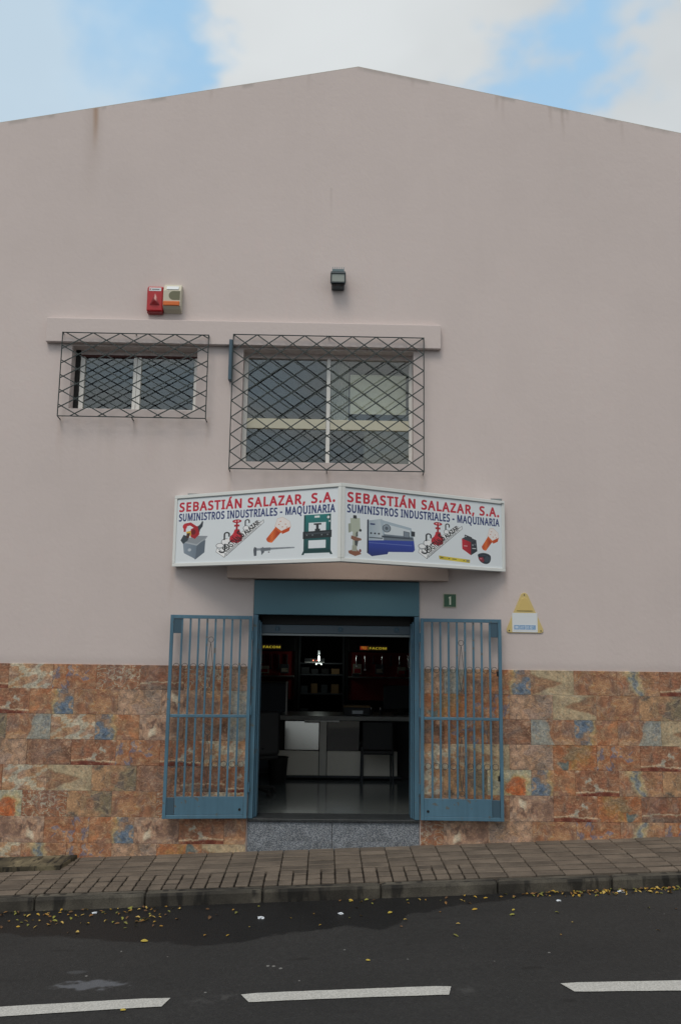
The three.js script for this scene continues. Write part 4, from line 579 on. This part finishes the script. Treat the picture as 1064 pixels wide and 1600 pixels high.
// ---------------------------------------------------------------- fallen leaves and bits of paper in the gutter
{
  const R = rng(77);
  const leaf = (w, l, curl) => { const n = 4, P = [], I = []; for (let i = 0; i <= n; i++) { const t = i / n, hw = w * (0.08 + Math.sin(Math.PI * Math.min(0.97, 0.06 + t * 0.94)) ** 0.7) / 2, z = (t - 0.5) * l, y = curl * Math.sin(t * 3.1) + 0.004; P.push(-hw, y + curl * 0.6, z, 0, y - 0.001, z, hw, y + curl * 0.45, z); } for (let i = 0; i < n; i++) for (const k of [0, 1]) { const a = i * 3 + k; I.push(a, a + 3, a + 1, a + 1, a + 3, a + 4); } const g = new THREE.BufferGeometry(); g.setAttribute('position', new THREE.Float32BufferAttribute(P, 3)); g.setAttribute('uv', new THREE.Float32BufferAttribute(new Float32Array(P.length / 3 * 2), 2)); g.setIndex(I); g.computeVertexNormals(); return g; };
  const mat = new THREE.MeshPhysicalMaterial({ color: 0xffffff, roughness: 0.75, side: THREE.DoubleSide });
  const cols = [C(172, 140, 48), C(152, 116, 48), C(122, 88, 44), C(130, 130, 54), C(94, 68, 42), C(178, 152, 80), C(108, 108, 50)];
  const list = []; const add = (x, z, s) => list.push([x, z, s]);
  for (let i = 0; i < 230; i++) add(mix(1.55, 3.6, R() ** 0.7), KERB_Z + 0.02 + 0.13 * R() ** 1.8, 0.6 + 0.6 * R());
  for (let i = 0; i < 110; i++) add(mix(-2.9, -1.15, R()), KERB_Z + 0.02 + 0.38 * R() ** 1.5, 0.55 + 0.6 * R());
  for (let i = 0; i < 22; i++) add(mix(-3.2, -0.6, R()), KERB_Z + 0.1 + 0.5 * R(), 0.7 + 0.6 * R());
  for (let i = 0; i < 26; i++) add(mix(0.1, 1.7, R()), KERB_Z + 0.03 + 0.22 * R() ** 1.6, 0.55 + 0.5 * R());
  for (let i = 0; i < 16; i++) add(mix(0.6, 3.2, R()), KERB_Z + 0.1 + 0.9 * R(), 0.6 + 0.6 * R());
  for (let i = 0; i < 10; i++) add(mix(-1, 0.4, R()), KERB_Z + 0.05 + 0.7 * R(), 0.5 + 0.5 * R());
  const im = new THREE.InstancedMesh(leaf(0.019, 0.035, 0.004), mat, list.length); im.name = 'fallen_leaves'; im.castShadow = im.receiveShadow = true; const o = new THREE.Object3D();
  list.forEach(([x, z, s], i) => { o.position.set(x, rY(x, z) + 0.003, z); o.rotation.set((R() - 0.5) * 0.7, R() * 6.3, (R() - 0.5) * 0.9, 'YXZ'); o.scale.set(s * (0.7 + 0.5 * R()), s * (0.5 + 1.3 * R()), s); o.updateMatrix(); im.setMatrixAt(i, o.matrix); im.setColorAt(i, cols[Math.floor(R() * cols.length)]); });
  im.userData.kind = 'stuff'; im.userData.label = 'yellow and brown fallen leaves strewn along the gutter'; scene.add(im);
  // single leaves out on the road
  const lm = mat.clone(); lm.color = C(166, 148, 58); const lg = leaf(0.026, 0.05, 0.005), ly = { x: 0 };
  const lone = [[0.335, 2.51, 1, 'yellow fallen leaf lying alone in the middle of the lane'], [-1.21, 3.125, 1.1, 'yellow leaf lying at the near edge of the left dash'], [-1.32, 2.0, 1.7, 'long yellow leaf on the edge of the wet patch'], [1.55, 1.62, 1, 'yellow leaf on dry asphalt just out from the right gutter'], [0.56, 1.58, 1.3, 'yellow green leaf at the edge of the wet tongue right of centre']];
  for (const [x, z, s, lab] of lone) { const m = new THREE.Mesh(lg, lm); m.name = numbered('fallen_leaf'); m.position.set(x, rY(x, z) + 0.004, z); m.rotation.set(0.15, 1.1 + R() * 1.2, 0.2); m.scale.setScalar(s * 0.62); m.castShadow = true; tag(m, lab, 'leaf'); scene.add(m); }
  // crumpled scraps
  const scrap = (x, z, s, lab, seed) => { const g = new THREE.IcosahedronGeometry(0.5, 1).toNonIndexed(), p = g.attributes.position; for (let i = 0; i < p.count; i++) { const X = p.getX(i), Y = p.getY(i), Z = p.getZ(i), n = 0.6 + 0.7 * hash(Math.round(X * 40), Math.round(Y * 40 + Z * 77), seed); p.setXYZ(i, X * n * s * 1.5, Math.max(-0.1 * s, Y * n * s * 0.6), Z * n * s); } g.computeVertexNormals(); const m = new THREE.Mesh(g, std(C(206, 214, 222), 0.8)); m.name = numbered('paper_scrap'); m.position.set(x, rY(x, z) + 0.1 * s, z); m.castShadow = m.receiveShadow = true; tag(m, lab, 'litter'); scene.add(m); };
  scrap(-1.88, 1.31, 0.03, 'white crumpled scrap among the leaves in the left gutter', 3); scrap(-0.48, 1.58, 0.036, 'bluish crumpled scrap on the wet asphalt left of the door', 4); scrap(0.16, 1.55, 0.032, 'pale crumpled scrap on the wet asphalt below the door centre', 5); scrap(1.97, 1.43, 0.026, 'white crumpled scrap beside the leaves of the right gutter', 6); scrap(2.55, 1.27, 0.04, 'greenish white scrap against the kerb amid the right hand leaves', 7);
}
// ---------------------------------------------------------------- inside the shop
{
  const z = -2.33, t = thing('shop_counter', 'steel fronted shop counter facing the open door', 'counter', [0.16, FLOOR, z]), X = (x) => x - 0.16, Y = (y) => y - FLOOR;
  part('top', bx(X(-0.56), X(1.5), Y(-1.045), Y(-0.99), -0.62, 0.03, 0.006), M.lam, t);
  part('carcass', bx(X(-0.60), X(1.48), Y(-1.70), Y(-1.048), -0.58, -0.10), M.dark, t);
  part('kick_board', bx(X(-0.60), X(1.46), 0.0, Y(-1.702), -0.55, -0.12), M.black, t);
  const sheetM = std(C(160, 156, 148), 0.14, { metalness: 0.9 }), lo = std(C(216, 212, 200), 0.2, { metalness: 0.1 });
  const pane = bx(X(-0.50), X(-0.06), 0, 0.36, -0.004, 0.004, 0.002); pane.rotateX(-0.17); pane.translate(0, Y(-1.42), -0.012); part('steel_panel', pane, sheetM, t);
  part('lower_panel', bx(X(-0.62), X(-0.058), Y(-1.735), Y(-1.432), -0.06, 0.0, 0.004), lo, t);
  part('lower_panel', bx(X(0.05), X(0.95), Y(-1.735), Y(-1.432), -0.06, 0.0, 0.004), lo, t);
  part('stile', bx(X(-0.050), X(0.042), Y(-1.735), Y(-1.05), -0.06, 0.006, 0.004), std(C(190, 188, 180), 0.3, { metalness: 0.2 }), t);
  part('glass_panel', bx(X(0.05), X(0.95), Y(-1.425), Y(-1.052), -0.012, -0.004), M.frontGlass, t);
  part('base_rail', bx(X(-0.66), X(1.0), Y(-1.762), Y(-1.737), -0.08, 0.03, 0.004), M.greyDark, t);
  part('upright', bx(X(-0.495), X(-0.478), Y(-0.988), Y(-0.56), -0.02, 0.0, 0.003), M.alu, t);
  part('edge_trim', bx(X(-0.25), X(0.20), Y(-1.062), Y(-1.0465), 0.004, 0.03), M.alu, t);
}
const sit = (name, label, cat, pos, rot) => thing(name, label, cat, pos, rot);
{
  const t = sit('office_chair', 'black office chair just inside the door on the left', 'chair', [-0.80, FLOOR, -1.25], 0.5);
  part('backrest', new RoundedBoxGeometry(0.44, 0.5, 0.09, 4, 0.044).translate(0, 0.70, 0.2), M.black, t); part('seat', new RoundedBoxGeometry(0.46, 0.08, 0.44, 3, 0.035).translate(0, 0.44, -0.02), M.black, t);
  part('column', [rod([0, 0.08, 0], [0, 0.40, 0], 0.028, 10), rod([0, 0.38, 0.1], [0, 0.55, 0.24], 0.02, 8)], M.black, t);
  for (const s of [-1, 1]) part('armrest', [bx(s * 0.25 - 0.025, s * 0.25 + 0.025, 0.62, 0.65, -0.14, 0.12, 0.01), rod([s * 0.25, 0.42, 0], [s * 0.25, 0.62, 0], 0.014, 8)], M.black, t);
  for (let i = 0; i < 5; i++) { const a = i * 1.2566; part('foot', [rod([0, 0.09, 0], [0.27 * Math.cos(a), 0.06, 0.27 * Math.sin(a)], 0.018, 8), new THREE.SphereGeometry(0.028, 10, 8).translate(0.27 * Math.cos(a), 0.03, 0.27 * Math.sin(a))], M.rubber, t); }
}
{
  const t = sit('visitor_chair', 'black visitor chair with tubular legs in front of the counter on the right', 'chair', [0.67, FLOOR, -1.85], 0);
  part('backrest', new RoundedBoxGeometry(0.38, 0.34, 0.04, 3, 0.018).translate(0, 0.60, -0.02), M.black, t); part('seat', new RoundedBoxGeometry(0.40, 0.05, 0.40, 3, 0.02).translate(0, 0.40, -0.2), M.black, t);
  for (const s of [-1, 1]) part('leg_frame', [rod([s * 0.19, 0.0, 0.02], [s * 0.18, 0.60, -0.03], 0.011, 8), rod([s * 0.19, 0, -0.38], [s * 0.185, 0.38, -0.36], 0.011, 8), rod([s * 0.185, 0.375, 0], [s * 0.185, 0.375, -0.37], 0.010, 8)], M.greyDark, t);
}
{
  const t = sit('tall_cabinet', 'tall grey blue cabinet behind the left end of the counter', 'cabinet', [-0.86, FLOOR, -3.0], 0);
  part('body', bx(-0.36, 0.36, 0, 1.18, -0.2, 0.18, 0.006), M.grey, t); for (const s of [0, 1]) part('door', bx(s ? 0.004 : -0.35, s ? 0.35 : -0.004, 0.06, 1.16, 0.182, 0.2, 0.004), std(C(84, 94, 106), 0.5), t); part('handle', bx(0.02, 0.035, 0.6, 0.75, 0.201, 0.225, 0.004), M.chrome, t);
}
{
  const t = sit('waste_bin', 'dark waste bin standing at the left end of the counter', 'bin', [-0.56, FLOOR, -2.05], 0);
  part('bucket', new THREE.LatheGeometry([[0.0, 0.004], [0.10, 0.004], [0.125, 0.30], [0.135, 0.31], [0.118, 0.305], [0.095, 0.012], [0, 0.012]].map(([a, b]) => new THREE.Vector2(a, b)), 18), M.rubber, t);
}
const facom = (withMark) => printTex(512, 96, (x, W, H) => { x.fillStyle = '#1c1410'; x.fillRect(0, 0, W, H); x.font = 'bold 66px sans-serif'; x.fillStyle = '#d8c23a'; x.save(); x.translate(170, 72); x.scale(330 / x.measureText('FACOM').width, 0.88); x.fillText('FACOM', 0, 0); x.restore(); x.fillStyle = '#a8321c'; x.fillRect(10, 18, 124, 60); x.fillStyle = '#d8a23a'; x.lineWidth = 8; x.strokeStyle = '#d8a23a'; x.beginPath(); x.moveTo(30, 28); x.lineTo(76, 28); x.moveTo(30, 48); x.lineTo(70, 48); x.stroke(); x.strokeRect(74, 30, 46, 36); x.fillRect(146, 14, 5, 70); });
const lit = facom(true);
function display(name, label, x0, x1, tx, seed) {
  const z = -4.6, t = thing(name, label, 'tool display', [(x0 + x1) / 2, FLOOR, z]), c = (x0 + x1) / 2, Y = (y) => y - FLOOR, R = rng(seed);
  part('frame', [bx(x0 - c, x1 - c, 0, Y(-0.20), -0.3, -0.03), bx(x0 - c, x0 - c + 0.04, 0, Y(0.02), -0.029, 0.02), bx(x1 - c - 0.04, x1 - c, 0, Y(0.02), -0.029, 0.02)], M.black, t);
  part('header', bx(x0 - c + 0.041, x1 - c - 0.041, Y(-0.205), Y(0.0), -0.02, 0.06, 0.006), M.black, t);
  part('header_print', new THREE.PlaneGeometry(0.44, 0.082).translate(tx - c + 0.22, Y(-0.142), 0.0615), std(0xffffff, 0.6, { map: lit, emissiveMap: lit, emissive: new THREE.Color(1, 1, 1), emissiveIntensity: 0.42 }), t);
  part('tool_board', bx(x0 - c + 0.042, x1 - c - 0.042, Y(-0.95), Y(-0.212), -0.028, -0.005), M.toolRed, t);
  part('shelf', bx(x0 - c + 0.042, x1 - c - 0.042, Y(-0.602), Y(-0.582), -0.004, 0.16, 0.003), M.lam, t);
  for (let i = 0; i < 9; i++) { const x = mix(x0 + 0.1, x1 - 0.1, (i + 0.5) / 9) - c, h = 0.10 + 0.12 * R(), y = Y(-0.26); part('hand_tool', [rod([x, y - h, 0.012], [x, y, 0.012], 0.007 + 0.006 * R(), 6), bx(x - 0.018, x + 0.018, y - h - 0.03, y - h, 0.0, 0.022, 0.004)], R() < 0.5 ? M.chrome : M.greyDark, t); }
  for (let i = 0; i < 4; i++) { const x = mix(x0 + 0.12, x1 - 0.26, i / 3) - c, y = Y(-0.56 + 0.02 * R()), h = 0.10 + 0.06 * R(); part('blister_pack', [bx(x, x + 0.13, y, y + h, -0.003, 0.02, 0.003)], i % 2 ? M.grey : M.beige, t); part('pack_print', bx(x + 0.015, x + 0.115, y + 0.02, y + h * 0.55, 0.0205, 0.022), i % 2 ? M.beige : M.red, t); }
  for (let i = 0; i < 5; i++) { const x = mix(x0 + 0.1, x1 - 0.18, i / 5) - c; part('tool_case', bx(x, x + 0.08 + 0.05 * R(), Y(-0.581), Y(-0.581) + 0.02 + 0.03 * R(), 0.04, 0.14, 0.004), R() < 0.4 ? M.card : R() < 0.5 ? M.grey : M.toolRed, t); }
}
display('tool_display', 'red tool display with a yellow lettered header on the left of the shop', -1.75, -0.43, -1.12, 31);
display('tool_display', 'red tool display with a yellow lettered header on the right of the shop', 0.33, 1.75, 0.545, 32);
{
  const t = thing('storage_rack', 'dark storage rack with small boxes between the two tool displays', 'shelving', [-0.05, FLOOR, -4.9]), R = rng(41);
  for (const [x, z] of [[-0.35, 0.13], [0.35, 0.13], [-0.35, -0.13], [0.35, -0.13]]) part('post', bx(x - 0.015, x + 0.015, 0, 2.0, z - 0.015, z + 0.015), M.greyDark, t);
  for (const y of [0.1, 0.5, 0.9, 1.2, 1.38]) { part('shelf', bx(-0.334, 0.334, y, y + 0.02, -0.14, 0.14, 0.003), M.grey, t); if (y < 1.3) for (let i = 0; i < 4; i++) { const w = 0.1 + 0.04 * R(); part('box', bx(-0.32 + i * 0.16, -0.32 + i * 0.16 + w, y + 0.021, y + 0.08 + 0.1 * R(), -0.1, 0.1, 0.003), [M.card, M.grey, M.greyDark, M.black][Math.floor(R() * 4)], t); } }
}
{ // the one lit bulb at the back
  const t = thing('hanging_lamp', 'small lit lamp hanging at the back of the shop', 'lamp', [-0.09, -0.22, -4.45]);
  const bm = std(C(255, 255, 245), 0.5, { emissive: new THREE.Color(0.9, 1, 0.92), emissiveIntensity: 1.6 });
  part('bulb', new THREE.CapsuleGeometry(0.014, 0.062, 4, 10).translate(0, -0.09, 0), bm, t); part('socket', rod([0, -0.03, 0], [0, 0.03, 0], 0.02, 10), M.white, t); part('cord', rod([0, 0.031, 0], [0, 1.218, 0], 0.004, 6), M.black, t);
  for (const s of [-1, 1]) part('spot', new THREE.SphereGeometry(0.010, 10, 8).translate(s * 0.04, -0.18, 0), bm, t); part('spot_bar', rod([-0.05, -0.168, 0], [0.05, -0.168, 0], 0.006, 6), M.white, t);
  const pl = new THREE.PointLight(0xf4fff4, 0.075); pl.position.set(0, -0.10, 0.06); pl.shadow.radius = 2; pl.castShadow = true; t.add(pl);
}
{
  const t = thing('control_box', 'small box with a red indicator light on the back rack', 'device', [-0.16, -0.384, -4.74]);
  part('case', bx(-0.16, 0.16, 0, 0.07, -0.06, 0.04, 0.006), M.greyDark, t); part('indicator', new THREE.SphereGeometry(0.012, 10, 8).translate(-0.02, 0.035, 0.042), std(C(255, 120, 80), 0.5, { emissive: new THREE.Color(1, 0.35, 0.2), emissiveIntensity: 1.2 }), t); part('indicator', new THREE.SphereGeometry(0.009, 10, 8).translate(0.03, 0.035, 0.042), std(C(255, 120, 80), 0.5, { emissive: new THREE.Color(1, 0.2, 0.12), emissiveIntensity: 0.6 }), t); part('cover_strip', bx(-0.155, 0.155, 0.001, 0.012, 0.041, 0.046), M.alu, t);
}
{
  const t = thing('carton', 'low printed carton lying on the counter top', 'box', [0.43, -0.99, -2.55]); part('box', bx(-0.17, 0.17, 0.001, 0.10, -0.1, 0.1, 0.004), M.greyDark, t); part('label', bx(-0.06, 0.08, 0.02, 0.06, 0.1005, 0.102), M.white, t); part('lid', bx(-0.175, 0.175, 0.101, 0.118, -0.105, 0.105, 0.004), M.card, t);
  for (const [i, x] of [0.62, 0.74].entries()) { const g = thing('spray_can', i ? 'second small can from the carton on the counter' : 'small can right beside the carton on the counter', 'can', [x, -0.989, -2.5]); part('body', rod([0, 0, 0], [0, 0.075, 0], 0.022, 14), M.black, g); part('cap', rod([0, 0.076, 0], [0, 0.10, 0], 0.017, 12), M.chrome, g); }
  const p = thing('desk_monitor', 'dark computer monitor on the right half of the counter', 'monitor', [1.02, -0.99, -2.62], 0.25); part('screen', bx(-0.24, 0.24, 0.08, 0.38, -0.02, 0.02, 0.006), M.greyDark, p); part('stand', [bx(-0.03, 0.03, 0.014, 0.12, -0.045, -0.021), bx(-0.1, 0.1, 0.001, 0.013, -0.1, 0.06, 0.003)], M.black, p);
}
renderer.setSize(680, 1024);
renderer.render(scene, camera);
